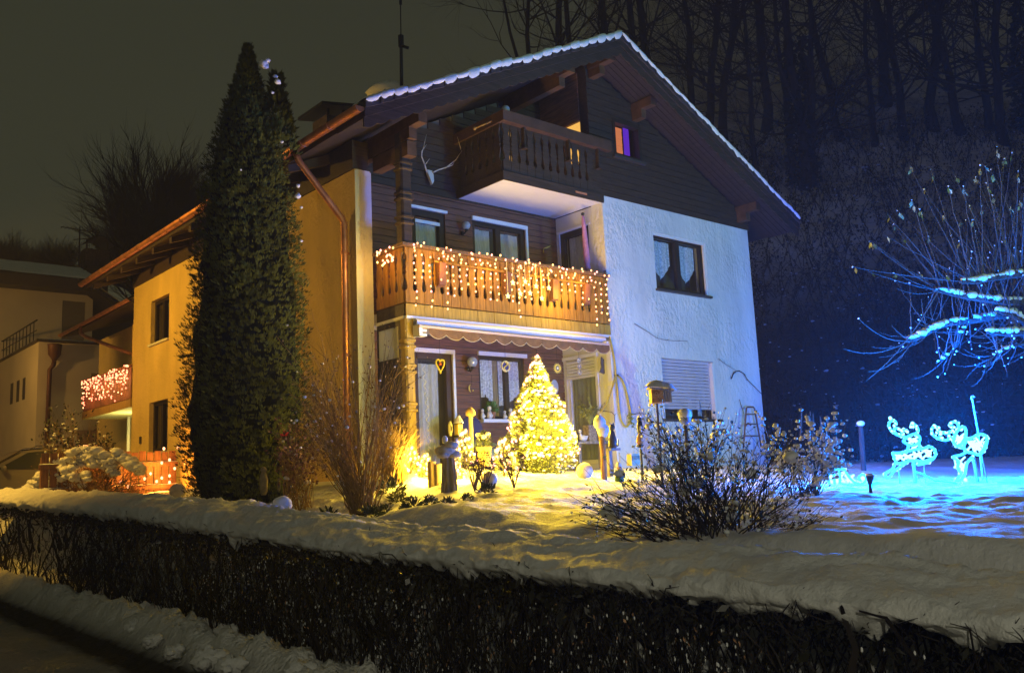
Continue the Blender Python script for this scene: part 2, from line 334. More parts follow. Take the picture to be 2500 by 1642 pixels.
# upper front window
w = frame_y(*W_UP, .10, .09, mull=(7.01,))
b = MB(); b.box(W_UP[0]-.01, W_UP[1]+.06, .012, .05, W_UP[3]-.05, W_UP[3]-.002); b.box(W_UP[1]-.05, W_UP[1]-.002, .012, .05, W_UP[2], W_UP[3]-.05); P(b, 'shutter_rail', M_white, w)
b = MB(); b.box(W_UP[0]-.04, W_UP[1]+.04, -.07, .10, W_UP[2]-.045, W_UP[2]); P(b, 'sill', M_sill, w)
for x0, x1 in ((6.27, 6.93), (7.09, 7.76)):
    curtain(w, x0, x1, 0, 4.6, .24, M_lace, hem=lambda u: 4.12-.34*(1-abs(2*u-1)), amp=.012, per=.14)
dark_back(w, 6.1, 7.95, 3.4, 4.8, .55)
# lower front window: lilac roller shutter nearly down
w = frame_y(*W_LO, .15, .08, mull=(7.0,))
for i in range(15):
    z = W_LO[3]-.068*(i+1)
    mb = MB(); mb.prism([V(6.165, .085, z+.004), V(6.165, .070, z+.03), V(6.165, .080, z+.062), V(6.165, .10, z+.062), V(6.165, .10, z+.004)], (1.60, 0, 0)); P(mb, 'shutter_slat', M_shut, w)
b = MB(); b.box(7.772, 7.826, .0-.012, .09, W_LO[2], W_LO[3]-.03); P(b, 'shutter_rail', M_white, w); b = MB(); b.box(6.143, 6.163, .05, .1, W_LO[2], W_LO[3]); P(b, 'shutter_rail', M_white, w)
b = MB(); b.box(6.05, 7.93, -.07, .14, W_LO[2]-.05, W_LO[2]); P(b, 'sill', M_sill, w)
for x0, x1 in ((6.3, 6.5), (7.2, 7.4), (7.55, 7.7)): curtain(w, x0, x1, .9, 1.3, .3, M_lace)
dark_back(w, 6.1, 7.9, .8, 2.2, .55)
# side wall windows
for q in (S_UP, S_LO):
    w = frame_x(q[0], q[1], q[2], q[3], XL+.10, .085, .08, mull=((q[0]+q[1])/2,))
    curtain(w, q[0]+.50, q[1]-.35, q[2]+.1, q[3]-.1, XL+.24, M_cloth, ax='x'); dark_back(w, q[0]-.05, q[1]+.05, q[2]-.1, q[3]+.1, XL+.5, 'x')
    b = MB(); b.box(XL-.06, XL+.10, q[0]-.03, q[1]+.03, q[2]-.05, q[2]-.002); P(b, 'sill', M_plain, w)
# ground floor recess: door with long curtains, window with bluish curtains
def trim_y(parent, x0, x1, z0, z1, y, sides=(0,1)):
    b = MB(); b.box(x0-.02, x1+.05, y-.045, y+.0, z1, z1+.075)
    if 1 in sides: b.box(x1, x1+.05, y-.04, y+.0, z0, z1)
    P(b, 'white_trim', M_white, parent)
w = frame_y(*H_D1, DR+.04, .10, name='terrace_door', fm=mat('brown_door_frame', (.06,.035,.02), .5))
curtain(w, 1.14, 1.68, .1, 1.92, DR+.14, M_cloth, amp=.03, per=.11); dark_back(w, 1.0, 1.95, 0, 2.15, DR+.3); trim_y(w, H_D1[0], H_D1[1], .05, H_D1[3], DR)
w = frame_y(*H_W1, DR+.04, .06, mull=(3.20,)); trim_y(w, H_W1[0], H_W1[1], H_W1[2], H_W1[3]-.005, DR, sides=())
curtain(w, 2.53, 2.70, 1.35, 2.05, DR+.12, M_lace); curtain(w, 2.68, 2.90, 1.30, 2.05, DR+.10, M_lace, hem=lambda u: 1.42-.2*u, amp=.02, per=.07)
curtain(w, 2.90, 3.05, 1.0, 2.05, DR+.13, mat('ochre_curtain', (.4,.32,.18), .9)); curtain(w, 3.04, 3.16, 1.2, 2.05, DR+.11, M_lace); curtain(w, 3.25, 3.58, 1.25, 2.05, DR+.12, M_lace, hem=lambda u: 1.2+.25*u)
dark_back(w, 2.4, 3.7, .85, 2.2, DR+.3)
b = MB(); b.box(2.44, 3.70, DR-.16, DR+.0, .865, .925); P(b, 'sill', M_white, w)
# first floor recess
w = frame_y(*H_D2, DR+.04, .11, name='balcony_door'); curtain(w, 1.2, 1.73, 2.9, 4.5, DR+.13, M_cloth, amp=.012); dark_back(w, 1.0, 1.95, 2.7, 4.8, DR+.3)
b = MB(); b.box(1.06, 1.87, DR-.045, DR, H_D2[3], H_D2[3]+.05); P(b, 'white_trim', M_white, w); b = MB(); b.box(1.19, 1.74, DR+.03, DR+.06, 4.48, 4.54); P(b, 'blind_box', M_white, w)
w = frame_y(*H_W2, DR+.04, .08, mull=(3.13,)); trim_y(w, H_W2[0], H_W2[1], H_W2[2], H_W2[3]-.005, DR)
for x0, x1 in ((2.56, 2.98), (3.27, 3.7)): curtain(w, x0, x1, 3.6, 4.58, DR+.13, M_cloth, amp=.012, per=.12)
dark_back(w, 2.4, 3.9, 3.5, 4.8, DR+.3)
# return wall doors
w = frame_x(*R_LO, A_+.03, .07, .06, name='side_door', fm=M_white); curtain(w, .55, 1.2, .1, 1.85, A_+.13, mat('blue_grey_curtain', (.30,.33,.38), .9), ax='x', per=.12); dark_back(w, .38, 1.3, 0, 2.15, A_+.24, 'x')
for i in range(6):
    z = 2.08-.062*(i+1); mb = MB(); mb.prism([V(A_+.004, .45, z+.003), V(A_-.008, .45, z+.03), V(A_+.002, .45, z+.056), V(A_+.02, .45, z+.056), V(A_+.02, .45, z+.003)], (0, .79, 0)); P(mb, 'shutter_slat', mat('white_slats', (.72,.73,.72), .5), w)
b = MB(); b.box(A_-.03, A_+.03, .37, .43, .05, 2.1); b.box(A_-.03, A_+.03, .37, 1.33, 2.1, 2.17); P(b, 'white_trim', M_white, w)
w = frame_x(*R_UP, A_+.03, .12, .07, name='side_door'); curtain(w, .58, 1.1, 2.8, 4.6, A_+.13, M_cloth, ax='x', amp=.012); dark_back(w, .36, 1.3, 2.7, 4.8, A_+.24, 'x')
b = MB(); b.box(A_-.02, A_+.02, .36, 1.3, 4.725, 4.76); P(b, 'white_trim', M_white, w)
b = MB(); b.box(A_-.04, A_+.01, -.012, .10, -.1, 2.40); P(b, 'corner_trim', M_white)
# --- lower balcony
bal = MB(); bal.box(0.0, A_-.002, .03, DR, 2.44, 2.60); balo = P(bal, 'balcony', M_plain)
b = MB(); b.box(-.004, A_-.01, -.03, .03, 2.395, 2.44); b.box(-.03, 0.0, .03, PW, 2.395, 2.44); P(b, 'drip_edge', M_white, balo)
b = MB(); b.box(.02, A_-.02, .06, DR-.02, 2.425, 2.438); P(b, 'balcony_ceiling', mat('ceiling_panel', (.55,.52,.48), .8), balo)
n = 26; pw = A_/n
def board(mbw, prof, hw, place, th):
    L = [(-w*hw, z) for z, w in prof]; Rr = [(w*hw, z) for z, w in reversed(prof)]
    return L+Rr
PROF = [(2.655,1),(2.84,1),(2.87,.62),(2.92,.56),(2.99,.70),(3.06,.90),(3.10,.94),(3.14,.72),(3.18,.92),(3.23,.74),(3.28,.80),(3.36,.60),(3.42,.66),(3.47,.95),(3.55,1)]
def flatboard(prof, c, hw, ax, th=.028):
    prof_ = [(z, w) for z, w in prof]; mb = MB()
    for i in range(len(prof_)-1):
        (z0, w0), (z1, w1) = prof_[i], prof_[i+1]; n0 = len(mb.v)
        for (z, w_) in ((z0, w0), (z1, w1)):
            for sgn in (-1, 1):
                for t in (-th/2, th/2):
                    mb.v.append(V(c[0]+sgn*w_*hw, c[1]+t, z) if ax == 'y' else V(c[0]+t, c[1]+sgn*w_*hw, z))
        mb.f += [tuple(n0+k for k in q) for q in ((0,2,6,4),(1,5,7,3),(0,4,5,1),(2,3,7,6))]
        if i == 0: mb.f.append((n0, n0+1, n0+3, n0+2))
        if i == len(prof_)-2: mb.f.append((n0+4, n0+6, n0+7, n0+5))
    return mb
for i in range(n):
    P(flatboard(PROF, (pw*(i+.5)+.0, .0+.003*math.sin(i*7)), pw/2-.004, 'y'), 'baluster_board', M_balc, balo)
    b = MB(); b.box(pw*i+.003, pw*(i+1)-.003, -.016+.002*math.sin(i*3), .012, 2.445, 2.635); P(b, 'fascia_board', M_fascia, balo)
for i in range(4):
    P(flatboard(PROF, (.0, .03+.2*(i+.5)), .095, 'x'), 'baluster_board', M_balc, balo)
    b = MB(); b.box(-.014, .014, .03+.2*i, .03+.2*(i+1)-.006, 2.445, 2.635); P(b, 'fascia_board', M_dwood, balo)
b = MB(); b.box(-.07, A_-.004, -.075, .07, 3.56, 3.61); b.box(-.07, .07, .07, PW, 3.56, 3.61); P(b, 'handrail', M_post, balo)
b = MB(); b.box(.02, A_-.02, .018, .06, 2.75, 2.82); b.box(.02, A_-.02, .018, .06, 3.36, 3.44); b.box(.018, .06, .06, PW, 2.75, 2.82); P(b, 'rail_beam', M_post, balo)
# posts with ring mouldings
def post(x, y, z0, z1, w, rings, m):
    mb = MB(); zs = [z0]+[q for r in rings for q in (r-.045, r-.03, r-.015, r+.015, r+.03, r+.045)]+[z1]
    prof = []
    for z in zs: prof.append((w, z))
    for k, r in enumerate(rings):
        b = 1+6*k; prof[b+1] = (w*1.02, prof[b+1][1]); prof[b+2] = (w*1.28, prof[b+2][1]); prof[b+3] = (w*1.28, prof[b+3][1]); prof[b+4] = (w*1.02, prof[b+4][1])
    n0 = len(mb.v)
    ring = [(-1,-.7),(-.7,-1),(.7,-1),(1,-.7),(1,.7),(.7,1),(-.7,1),(-1,.7)]
    for (ww_, z) in prof:
        for (i, j) in ring: mb.v.append(V(x+i*ww_, y+j*ww_, z))
    for i in range(len(prof)-1):
        for j in range(8): mb.f.append((n0+i*8+j, n0+i*8+(j+1) % 8, n0+(i+1)*8+(j+1) % 8, n0+(i+1)*8+j))
    mb.f.append(tuple(range(n0, n0+8))[::-1]); mb.f.append(tuple(n0+(len(prof)-1)*8+j for j in range(8)))
    return P(mb, 'post', m)
post(.06, .06, -.2, 2.40, .085, (.95, 1.05, 1.55, 1.65, 1.95, 2.05), M_fascia)
post(.06, .06, 3.615, 5.45, .10, (3.95, 4.05, 4.35, 4.45, 4.85, 4.95), M_dwood)
frost = mat('frosted_pane', (.75,.75,.55), .35); t_ = frost.node_tree; b_ = t_.nodes['Principled BSDF']; tl_ = t_.nodes.new('ShaderNodeBsdfTranslucent'); tl_.inputs[0].default_value = (.8,.78,.5,1); mx_ = t_.nodes.new('ShaderNodeMixShader'); mx_.inputs[0].default_value = .6
t_.links.new(b_.outputs[0], mx_.inputs[1]); t_.links.new(tl_.outputs[0], mx_.inputs[2]); t_.links.new(mx_.outputs[0], t_.nodes['Material Output'].inputs['Surface'])
# frosted wind screen beside the terrace
b = MB(); b.box(-.01, .03, .15, PW, 2.30, 2.39); b.box(-.01, .03, .15, .21, .0, 2.30); b.box(-.01, .03, PW-.04, PW, .0, 2.30); b.box(-.01, .03, .21, PW-.04, 1.72, 1.80); b.box(.0, .02, .21, PW-.04, -.1, 1.72)
ws = P(b, 'wind_screen', M_dwood); b = MB(); b.box(.0, .02, .21, PW-.04, 1.80, 2.30); P(b, 'pane', frost, ws)
# --- upper balcony
ub = MB(); ub.box(2.16, A_-.005, -.0, DR, 5.075, 5.20); ubo = P(ub, 'upper_balcony', M_white)
b = MB(); b.box(2.13, A_+.02, -.035, -.002, 5.06, 5.225); b.box(2.13, 2.158, -.002, DR, 5.06, 5.225); P(b, 'fascia_board', M_dwood, ubo)
PROF2 = [(z-2.655)*.88/.895+5.24 for z, w_ in PROF]; PROF2 = list(zip(PROF2, [w_ for z, w_ in PROF]))
for i in range(13):
    P(flatboard(PROF2, (2.16+.193*(i+.5), -.0), .093, 'y'), 'baluster_board', M_dwood, ubo)
for i in range(6): P(flatboard(PROF2, (2.16, .03+.2*(i+.5)), .097, 'x'), 'baluster_board', M_dwood, ubo)
b = MB(); b.box(2.10, A_+.22, -.14, .03, 6.12, 6.32); b.box(2.10, 2.20, .03, DR, 6.12, 6.32); P(b, 'handrail', mat('handrail_brown', (.075,.04,.026), .55, var=.2, vs=5), ubo)
for x in (2.62, 3.75, 4.55):
    b = MB(); b.box(x, x+.035, -.10, -.02, 5.72, 6.12); b.box(x-.04, x+.05, -.14, -.02, 5.70, 5.72); P(b, 'bracket', M_dwood, ubo)
b = MB(); b.box(3.92, 4.22, -.05, -.037, 5.125, 5.16); P(b, 'sign_plate', mat('orange_plate', (.5,.2,.09), .5), ubo)
# --- roof
def slope(x): return rz(x)
ro = MB()
for sg in (-1, 1):
    xe = XL-EV if sg < 0 else B_+EV
    ro.prism([V(XM, -OV+.06, ZA-.10), V(xe, -OV+.06, ZE-.10), V(xe, -OV+.06, ZE-.24), V(XM, -OV+.06, ZA-.24)], (0, DE+OV-.06, 0))
roof = P(ro, 'roof', M_soffit)
for sg in (-1, 1):       # soffit boards under the front overhang, running up the slope
    xe = XL-EV if sg < 0 else B_+EV
    for k in range(6):
        y0 = -OV+.08+k*.125; b = MB(); b.prism([V(XM, y0, ZA-.242), V(xe, y0, ZE-.242), V(xe, y0, ZE-.26), V(XM, y0, ZA-.26)], (0, .112, 0)); P(b, 'soffit_board', M_soffit, roof)
nt_ = 24
for sg in (-1, 1):       # verge tiles stepping up the gable edge with a cap of snow on each
    xe = XL-EV if sg < 0 else B_+EV
    for k in range(nt_):
        a, c = k/nt_, (k+1.12)/nt_; xa, xc = xe+(XM-xe)*a, xe+(XM-xe)*min(c, 1); za, zc = rz(xa), rz(xc)
        b = MB(); b.prism([V(xa,-OV-.02,za+.0), V(xc,-OV-.02,zc-.03), V(xc,-OV-.02,zc-.13), V(xa,-OV-.02,za-.11)], (0, .34, 0)); P(b, 'verge_tile', M_tile, roof)
        b = MB(); th = (.085 if sg < 0 else .055)*rnd(.55,1.4); dr_ = rnd(.6,1.5)
        def fn(u, v, xa=xa, xc=xc, th=th, sg=sg, dr_=dr_):
            # a vertical ragged lip over the tile edge, then the rounded top
            x = xa+(xc-xa)*u; ed = math.sin(PI*min(1, max(0, u)))**.4; lo = -.10*ed*dr_*(.8 if sg < 0 else .6)-.03*N(x*12, 2, 1); hi = th*(.5+.5*ed)
            if v < .5: a = v/.5; return (x, -OV-.035-.035*ed*math.sin(PI*a), rz(x)+lo+(hi*.8-lo)*a+.010*N(x*9, a*3, 2))
            a = (v-.5)/.5; return (x, -OV-.035+.40*a, rz(x)+.8*hi+.2*hi*math.sin(PI/2*min(1, a*3))+.010*N(x*7, v*4, 2))
        b.grid(fn, 8, 8); P(b, 'verge_snow', M_snow, roof, smooth=True)
tl = MB()
for sg in (-1, 1):
    xe = XL-EV if sg < 0 else B_+EV
    tl.prism([V(XM, -OV+.32, ZA), V(xe, -OV+.32, ZE), V(xe, -OV+.32, ZE-.097), V(XM, -OV+.32, ZA-.097)], (0, DE+OV-.32, 0))
P(tl, 'tile_layer', M_tile, roof)
sn = MB()
for sg in (-1, 1):
    xe = XL-EV-.03 if sg < 0 else B_+EV+.03
    def fn(u, v, xe=xe, sg=sg):
        x = xe+(XM-xe)*u; y = -OV+.3+(DE+OV-.3)*v; h = .11+.035*N(x*1.3, y*1.1, 4)+.02*N(x*4, y*4, 7)
        if u == 0: h = .02; x += (.03*N(y*5, 1, 2)+.012*math.sin(y*23))*1.0
        return (x, y, rz(x)+h*min(1, .3+u*16))
    sn.grid(fn, 20, 110)
P(sn, 'roof_snow', M_snow, roof, smooth=True)
# barge boards; the lower one carries a scalloped edge
for sg in (-1, 1):
    xe = XL-EV if sg < 0 else B_+EV
    b = MB(); b.prism([V(XM,-OV+.01,ZA-.09), V(xe,-OV+.01,ZE-.09), V(xe,-OV+.01,ZE-.25), V(XM,-OV+.01,ZA-.25)], (0,.03,0)); P(b, 'barge_board', M_dwood, roof)
    pts = []; k = 26
    for i in range(k*4+1):
        u = i/(k*4); x = xe+(XM-xe)*u; ph = (u*k) % 1.0; pts.append(V(x, -OV+.042, rz(x)-.43+.035*(1-abs(math.sin(PI*ph)))+.0))
    pts += [V(XM, -OV+.042, ZA-.2), V(xe, -OV+.042, ZE-.2)]
    b = MB(); b.prism(pts, (0,.028,0)); P(b, 'scalloped_board', M_dwood, roof)
# purlins with stepped ends
M_purl = mat('purlin_wood', (.085,.045,.022), .6, var=.25, vs=5, bump=.25, bs=8)
for (x, zt, y0) in ((.05, 5.64, -.55), (3.49, 7.42, -.55), (XM, 7.94, -.6), (5.80, 7.34, -.55), (9.2, 5.70, -.55)):
    b = MB(); b.box(x-.08, x+.08, y0, DR, zt-.18, zt); b.box(x-.075, x+.075, y0+.28, DR, zt-.36, zt-.18); P(b, 'purlin', M_purl)
b = MB(); b.box(XL-.03, XL+.27, PW+.02, DD, 5.025, 5.52); P(b, 'wall_plate', M_dwood)
b = MB(); b.box(-.02, .16, -.2, PW, 5.02, 5.26); P(b, 'wall_beam', M_purl)
for y in [1.6+1.05*i for i in range(11)]:
    b = MB(); b.prism([V(XL-.03,y,5.50), V(XL-EV+.02,y,ZE-.25), V(XL-EV+.02,y,ZE-.38), V(XL-.03,y,5.32)], (0,.12,0)); P(b, 'rafter_tail', M_dwood)
# gutter and downpipe, copper
gx = XL-EV-.075; gz = ZE-.10
g = MB()
def half(u, v, ro_=.085): a = PI*v; return (gx-ro_*math.cos(a), -OV+.02+(DE+OV-.02)*u, gz-ro_*math.sin(a))
g.grid(half, 60, 8); g.grid(lambda u, v: half(u, v, .078), 60, 8)
for q in (-OV+.02, DE): g.quad(*[half((q+OV-.02)/(DE+OV-.02), v/8) for v in range(9)])
gut = P(g, 'gutter', M_copper, smooth=True)
for y in [.0+.85*i for i in range(15)]:
    b = MB(); b.tube([V(gx-.09*math.cos(PI*k/8), y, gz-.09*math.sin(PI*k/8)) for k in range(9)], .008, 5); P(b, 'gutter_bracket', M_copper, gut)
d = MB(); d.tube([V(gx,1.12,gz-.06), V(gx,1.12,gz-.16), V(gx+.03,1.11,gz-.24), V(XL-.13,1.07,4.22), V(XL-.085,1.06,4.12), V(XL-.085,1.06,3.9), V(XL-.085,1.06,-.3)], .055, 10); dp = P(d, 'downpipe', M_copper, smooth=True)
for z in (3.6, 1.9, .7):
    b = MB(); b.tube([V(XL-.085,1.06,z), V(XL-.085,1.06,z+.05)], .064, 10); b.box(XL-.05, XL+.01, 1.05, 1.07, z, z+.04); P(b, 'pipe_clamp', M_copper, dp)
# chimneys standing out of the roof
def chimney(x, y, zt, w, m):
    b = MB(); b.box(x-w, x+w, y-w*1.2, y+w*1.2, rz(x)-.4, zt); return P(b, 'chimney', m, roof)
M_ch = mat('chimney_brick_dark', (.06,.045,.04), .85, var=.3, vs=12, bump=.4, bs=20)
chimney(1.62, 5.1, 7.75, .26, M_ch)
b = MB(); b.prism([V(1.15,4.6,7.86), V(2.1,4.6,8.02), V(2.1,4.6,8.09), V(1.15,4.6,7.93)], (0,1.1,0)); b.box(1.4,1.46,4.85,4.9,7.7,7.95); b.box(1.8,1.86,4.85,4.9,7.7,8.0); P(b, 'chimney_hood', M_black, roof)
chimney(1.45, 2.55, 7.40, .26, M_ch)
b = MB(); b.ball((1.45,2.55,7.42), .40, 14, 8, (1,1.15,.45), .2, 2, 3); P(b, 'chimney_snow', M_snow, roof, smooth=True)
# ================================================================= GROUND
def sm(a, b, x): t = max(0, min(1, (x-a)/(b-a))); return t*t*(3-2*t)
def street_z(y): return -1.75+.011*(y+11)
def gz0(x, y):
    # garden level: terrace in front of the house, falling towards the street and the front lawn
    t = sm(-.2, -6.8, y) if True else 0
    z = -.09-.38*t
    if x > 4: z -= .12*sm(4, 12, x)*(1-t)
    hz = -.60+.045*y                      # level just behind the hedge
    hz = max(-1.15, min(-.25, hz))
    if y > 3: z = -.10+.0*y
    k = sm(-.3, -3.4, x)*sm(-4.6, -2.2, y)+sm(-2.65, -3.6, x-.06*(y+6))*sm(-2.2, -4.6, y)
    z -= .075*sm(3.5, -2.6, x)*sm(-4, -6, y)
    z = z*(1-k)+hz*k-.55*sm(-2.95, -3.32, x)*sm(2, -2.5, y)
    z -= .34*sm(8.3, 10.3, y)
    return z
def lawn_z(x, y):
    z = gz0(x, y)
    # rockery mound left of the terrace
    m = math.exp(-((x+.9)**2/2.2+(y+1.3)**2/1.7)); z += .16*m
    z += .05*N(x*.7, y*.7, 1)+.035*N(x*1.9+y*.5, y*2.3, 2)
    r = .5+.5*m
    w = N(x*5+.6*y, y*2.2-x*1.2, 3); z += .020*w+.015*N(x*10+y*2, y*6-x*3, 4)+.008*N(x*21, y*13, 14)+.05*r*max(0, N(x*3.1, y*3.1, 9)-.05)+m*(.10*N(x*2.6, y*2.6, 41)+.07*abs(N(x*5.5, y*5.5, 42))+.03*N(x*11, y*11, 43))
    if x > -1 and y < -3: z += .022*N((x-y*.4)*1.2, (y+x*.5)*5.0, 11)+.016*N((x-y*.4)*3.0, (y+x*.5)*11.0, 12)
    return z
g = MB()
xs = [-3.35+.045*i for i in range(0, 195)]+[5.45+.25*i for i in range(0, 40)]+[15.4+1.5*i for i in range(30)]
ys = [-15+.5*i for i in range(8)]+[-11+.05*i for i in range(0, 225)]+[.3+.6*i for i in range(0, 30)]+[19+3*i for i in range(10)]
for y in ys:
    for x in xs: g.v.append(V(x, y, lawn_z(x, y)))
nx = len(xs)
for j in range(len(ys)-1):
    for i in range(nx-1): g.f.append((j*nx+i, j*nx+i+1, (j+1)*nx+i+1, (j+1)*nx+i))
tag(g.build('snowy_lawn', M_lawnsnow, smooth=True), kind='structure')
g = MB()
# retaining slope between lawn and hedge foot
def fn(u, v): y = -15+60*u; x = -3.35-.5*v; return (x, y, (lawn_z(-3.35, y) if v == 0 else lawn_z(-3.35, y)*(1-v)+(street_z(y)-.05)*v))
g.grid(fn, 200, 4); tag(g.build('garden_bank', M_lawnsnow, smooth=True), kind='structure')
# street: ploughed snow bank, dark tyre track, trodden snow
def sz(x, y):
    z = street_z(y); d = -4.0-x
    z += sm(.85,.3,d)*(.13*abs(N(x*4.4, y*4, 31))+.09*N(x*8, y*7, 32)+.045*N(x*15, y*14, 33))
    bank = sm(.74, .45, d)*sm(.02, .34, d)*(.20+.09*N(x*2, y*1.3, 5))+.10*sm(.9,.4,d)*max(0, N(x*4.2, y*3.6, 8))
    tr = math.exp(-((d-.98-.05*N(0, y*.8, 3))/.20)**2)
    z += bank*1.0-.045*tr+.02*N(x*4, y*4, 6)+.016*N(x*11, y*11, 7)+.020*N(x*23, y*23, 9)+.03*abs(N(x*8, y*8, 29))
    if d > 1.1: z += .03*max(0, N(x*6, y*2.0, 13))
    return z
g = MB(); xs = [-17+.9*i for i in range(11)]+[-7.1+.045*i for i in range(0, 78)]; ys = [-16+.4*i for i in range(10)]+[-12+.05*i for i in range(0, 330)]+[4.5+.3*i for i in range(60)]+[22.5+3*i for i in range(15)]
xs = [x for x in xs if x < -3.59]
for y in ys:
    for x in xs: g.v.append(V(x, y, sz(x, y)))
nx = len(xs)
for j in range(len(ys)-1):
    for i in range(nx-1): g.f.append((j*nx+i, j*nx+i+1, (j+1)*nx+i+1, (j+1)*nx+i))
m = M_dirty; t = m.node_tree; b = t.nodes['Principled BSDF']
# wear: the tyre track is bare dark grit, the roadway greyer than the ploughed bank
sxn = t.nodes.new('ShaderNodeSeparateXYZ'); tcn = t.nodes.new('ShaderNodeTexCoord'); t.links.new(tcn.outputs['Object'], sxn.inputs[0])
nn = t.nodes.new('ShaderNodeTexNoise'); nn.inputs['Scale'].default_value = 3.5; nn.inputs['Detail'].default_value = 7
ad = t.nodes.new('ShaderNodeMath'); ad.operation = 'MULTIPLY_ADD'; ad.inputs[1].default_value = .34; t.links.new(nn.outputs['Fac'], ad.inputs[0]); t.links.new(sxn.outputs['X'], ad.inputs[2])
mr = t.nodes.new('ShaderNodeMapRange'); mr.inputs[1].default_value = -5.5; mr.inputs[2].default_value = -4.1; t.links.new(ad.outputs[0], mr.inputs[0])
rp_ = t.nodes.new('ShaderNodeValToRGB'); t.links.new(mr.outputs[0], rp_.inputs[0]); el = rp_.color_ramp.elements
el[0].position = 0; el[0].color = (.30,.285,.26,1); el[1].position = 1; el[1].color = (.74,.73,.69,1)
for p_, c_ in ((.34,(.26,.25,.225,1)), (.48,(.03,.026,.022,1)), (.66,(.03,.026,.022,1)), (.76,(.50,.49,.46,1)), (.86,(.72,.71,.68,1))): q = el.new(p_); q.color = c_
t.links.new(rp_.outputs[0], b.inputs['Base Color'])
tag(g.build('snowy_road', m, smooth=True), kind='structure')
# snow clods thrown up along the hedge foot
cl = [(335,1415,.20),(315,1445,.13),(350,1400,.10),(215,1378,.13),(268,1398,.12),(290,1392,.14),(385,1420,.12),(470,1480,.13),(480,1515,.14),(440,1465,.10),(455,1440,.12),(520,1455,.12),(560,1480,.10),(600,1495,.12),(640,1520,.13),(690,1545,.13),(400,1500,.09),(350,1475,.09),(530,1530,.12),(150,1360,.14),(100,1345,.12)]
for i, (x, y, r) in enumerate(cl):
    p = onZ('D', x, y, -1.48); b = MB(); b.ball((p.x, p.y, p.z-.06), r*.85, 18, 12, (1,1.15,.8), .5, 3.6, i*3); b.ball((p.x+.6*r, p.y-.5*r, p.z-.3*r), r*.55, 14, 9, (1,1,.8), .5, 3.8, i*5); b.ball((p.x-.5*r, p.y-.9*r, p.z-.5*r), r*.4, 10, 7, (1,1,.8), .7, 3, i*9)
    o = b.build('snow_clod', snowmat('clod_snow', (.80,.80,.78), bs=25, bump=.7), smooth=True, at=(p.x, p.y, street_z(p.y)))
    tag(o, 'lump of ploughed snow on the roadside bank below the clipped hedge', 'snow lump', 'lumps of ploughed snow along the street')
# ================================================================= HEDGE
hedge = thing('hedge', 'long clipped bare hedge along the street under a thick ragged cap of snow', 'hedge', (-3.65, 0, -1.6))
HL = [(-14,-1.0),(-10.1,-.88),(-9.2,-.84),(-7.81,-.80),(-5.2,-.73),(-3.25,-.65),(.47,-.47),(7.72,-.25),(12,-.15)]
HC = [(-14,.13),(-8,.13),(-6.2,.13),(-4.45,.15),(-1.76,.20),(12,.19)]
def lerpt(T, y):
    for (a, b), (c, d) in zip(T, T[1:]):
        if y <= c: return b+(d-b)*(max(y, a)-a)/(c-a)
    return T[-1][1]
def hlow(y): return lerpt(HL, y)-.02
def hseg(y): return .055*N(y*.9, 3, 1)+.03*N(y*2.4, 5, 2)
def cap(u, v):
    y = -13.0+22.5*u**1.45; zl = hlow(y)+.02; wv = hseg(y)
    drip = .09*N(y*1.6, 0, 7)+.075*N(y*4.3, 1, 8)+.07*N(y*10, 2, 9)+.05*max(0, N(y*23, 2, 9))+.16*max(0, N(y*3.1, 4, 3)-.38)
    # section: ragged street-side lip, round top, garden side
    if v < .16: a = v/.16; x = -3.93-.13*a**.6; z = zl+.05-(.06+max(-.07, drip))*(1-a); x += .035*N(y*5, a*2, 4)+.02*N(y*13, a*3, 6)
    else:
        a = (v-.16)/.84; ang = PI*a; x = -3.67-.40*math.cos(ang*.93)+.0; z = zl+.05+(lerpt(HC, y)-.03+.7*wv)*math.sin(ang*.86+.02)**.75 if a > 0 else zl+.05
        z += .075*a
        x += .05*N(y*2.2, a*2, 6)*math.sin(ang)
    z += (.024*N(y*3.5+v*4, v*5, 1)+.018*N(y*8-v*9, v*7, 2)+.010*N(y*19-v*14, v*12, 5)+.02*N(y*2-v*6, v*3, 12))*(1 if v > .14 else .2)
    if .14 < v < .5: x -= .035*abs(N(y*3.3, v*5, 31))+.02*N(y*8, v*9, 32)
    # wind ridges slanting across the crest
    if .45 < v < .98: z += (.030*(1-abs(N(y*1.6+v*7.5, v*2.2-y*.2, 21))*2.6)+.018*(1-abs(N(y*3.8+v*13, v*3-y*.3, 22))*2.6))*math.sin(PI*(v-.45)/.53)
    return (x, y, z)
g = MB(); g.grid(cap, 1100, 40)
g.build('snow_cap', snowmat('hedge_snow', (.78,.79,.78), bs=22, bump=.85), hedge, smooth=True)
M_twig = mat('hedge_twig', (.022,.017,.012), .7, var=.3, vs=9)
M_hleaf = mat('hedge_leaf_dark', (.022,.022,.013), .35, var=.4, vs=9)
tw = MB(); random.seed(11)
def hx(y): return rnd(-4.02, -3.30)
for i in range(5600):
    y = -13+17*random.random()**1.25 if i % 3 else rnd(-13, 9.4)
    x = hx(y); zb = street_z(y); top = hlow(y)+.10
    z0 = zb+rnd(-.05, .75) if i % 2 else zb; L = rnd(.25, .8); d = V(rnd(-.4,.4), rnd(-.6,.6), 1).normalized()
    p = V(x, y, z0); pts = [p]; 
    for k in range(3):
        p = p+d*L/3+V(rnd(-.02,.02), rnd(-.03,.03), 0); d = (d+V(rnd(-.45,.45), rnd(-.55,.55), .05)).normalized()
        if p.z > top: p.z = top
        pts.append(p)
    r0 = rnd(.003, .008) if i % 9 else rnd(.014, .026)
    tw.tube(pts, [r0, r0*.85, r0*.65, r0*.4], 3, cap=False)
o = tw.build('twig_thicket', M_twig, hedge); o['kind'] = 'stuff'
lf = MB()
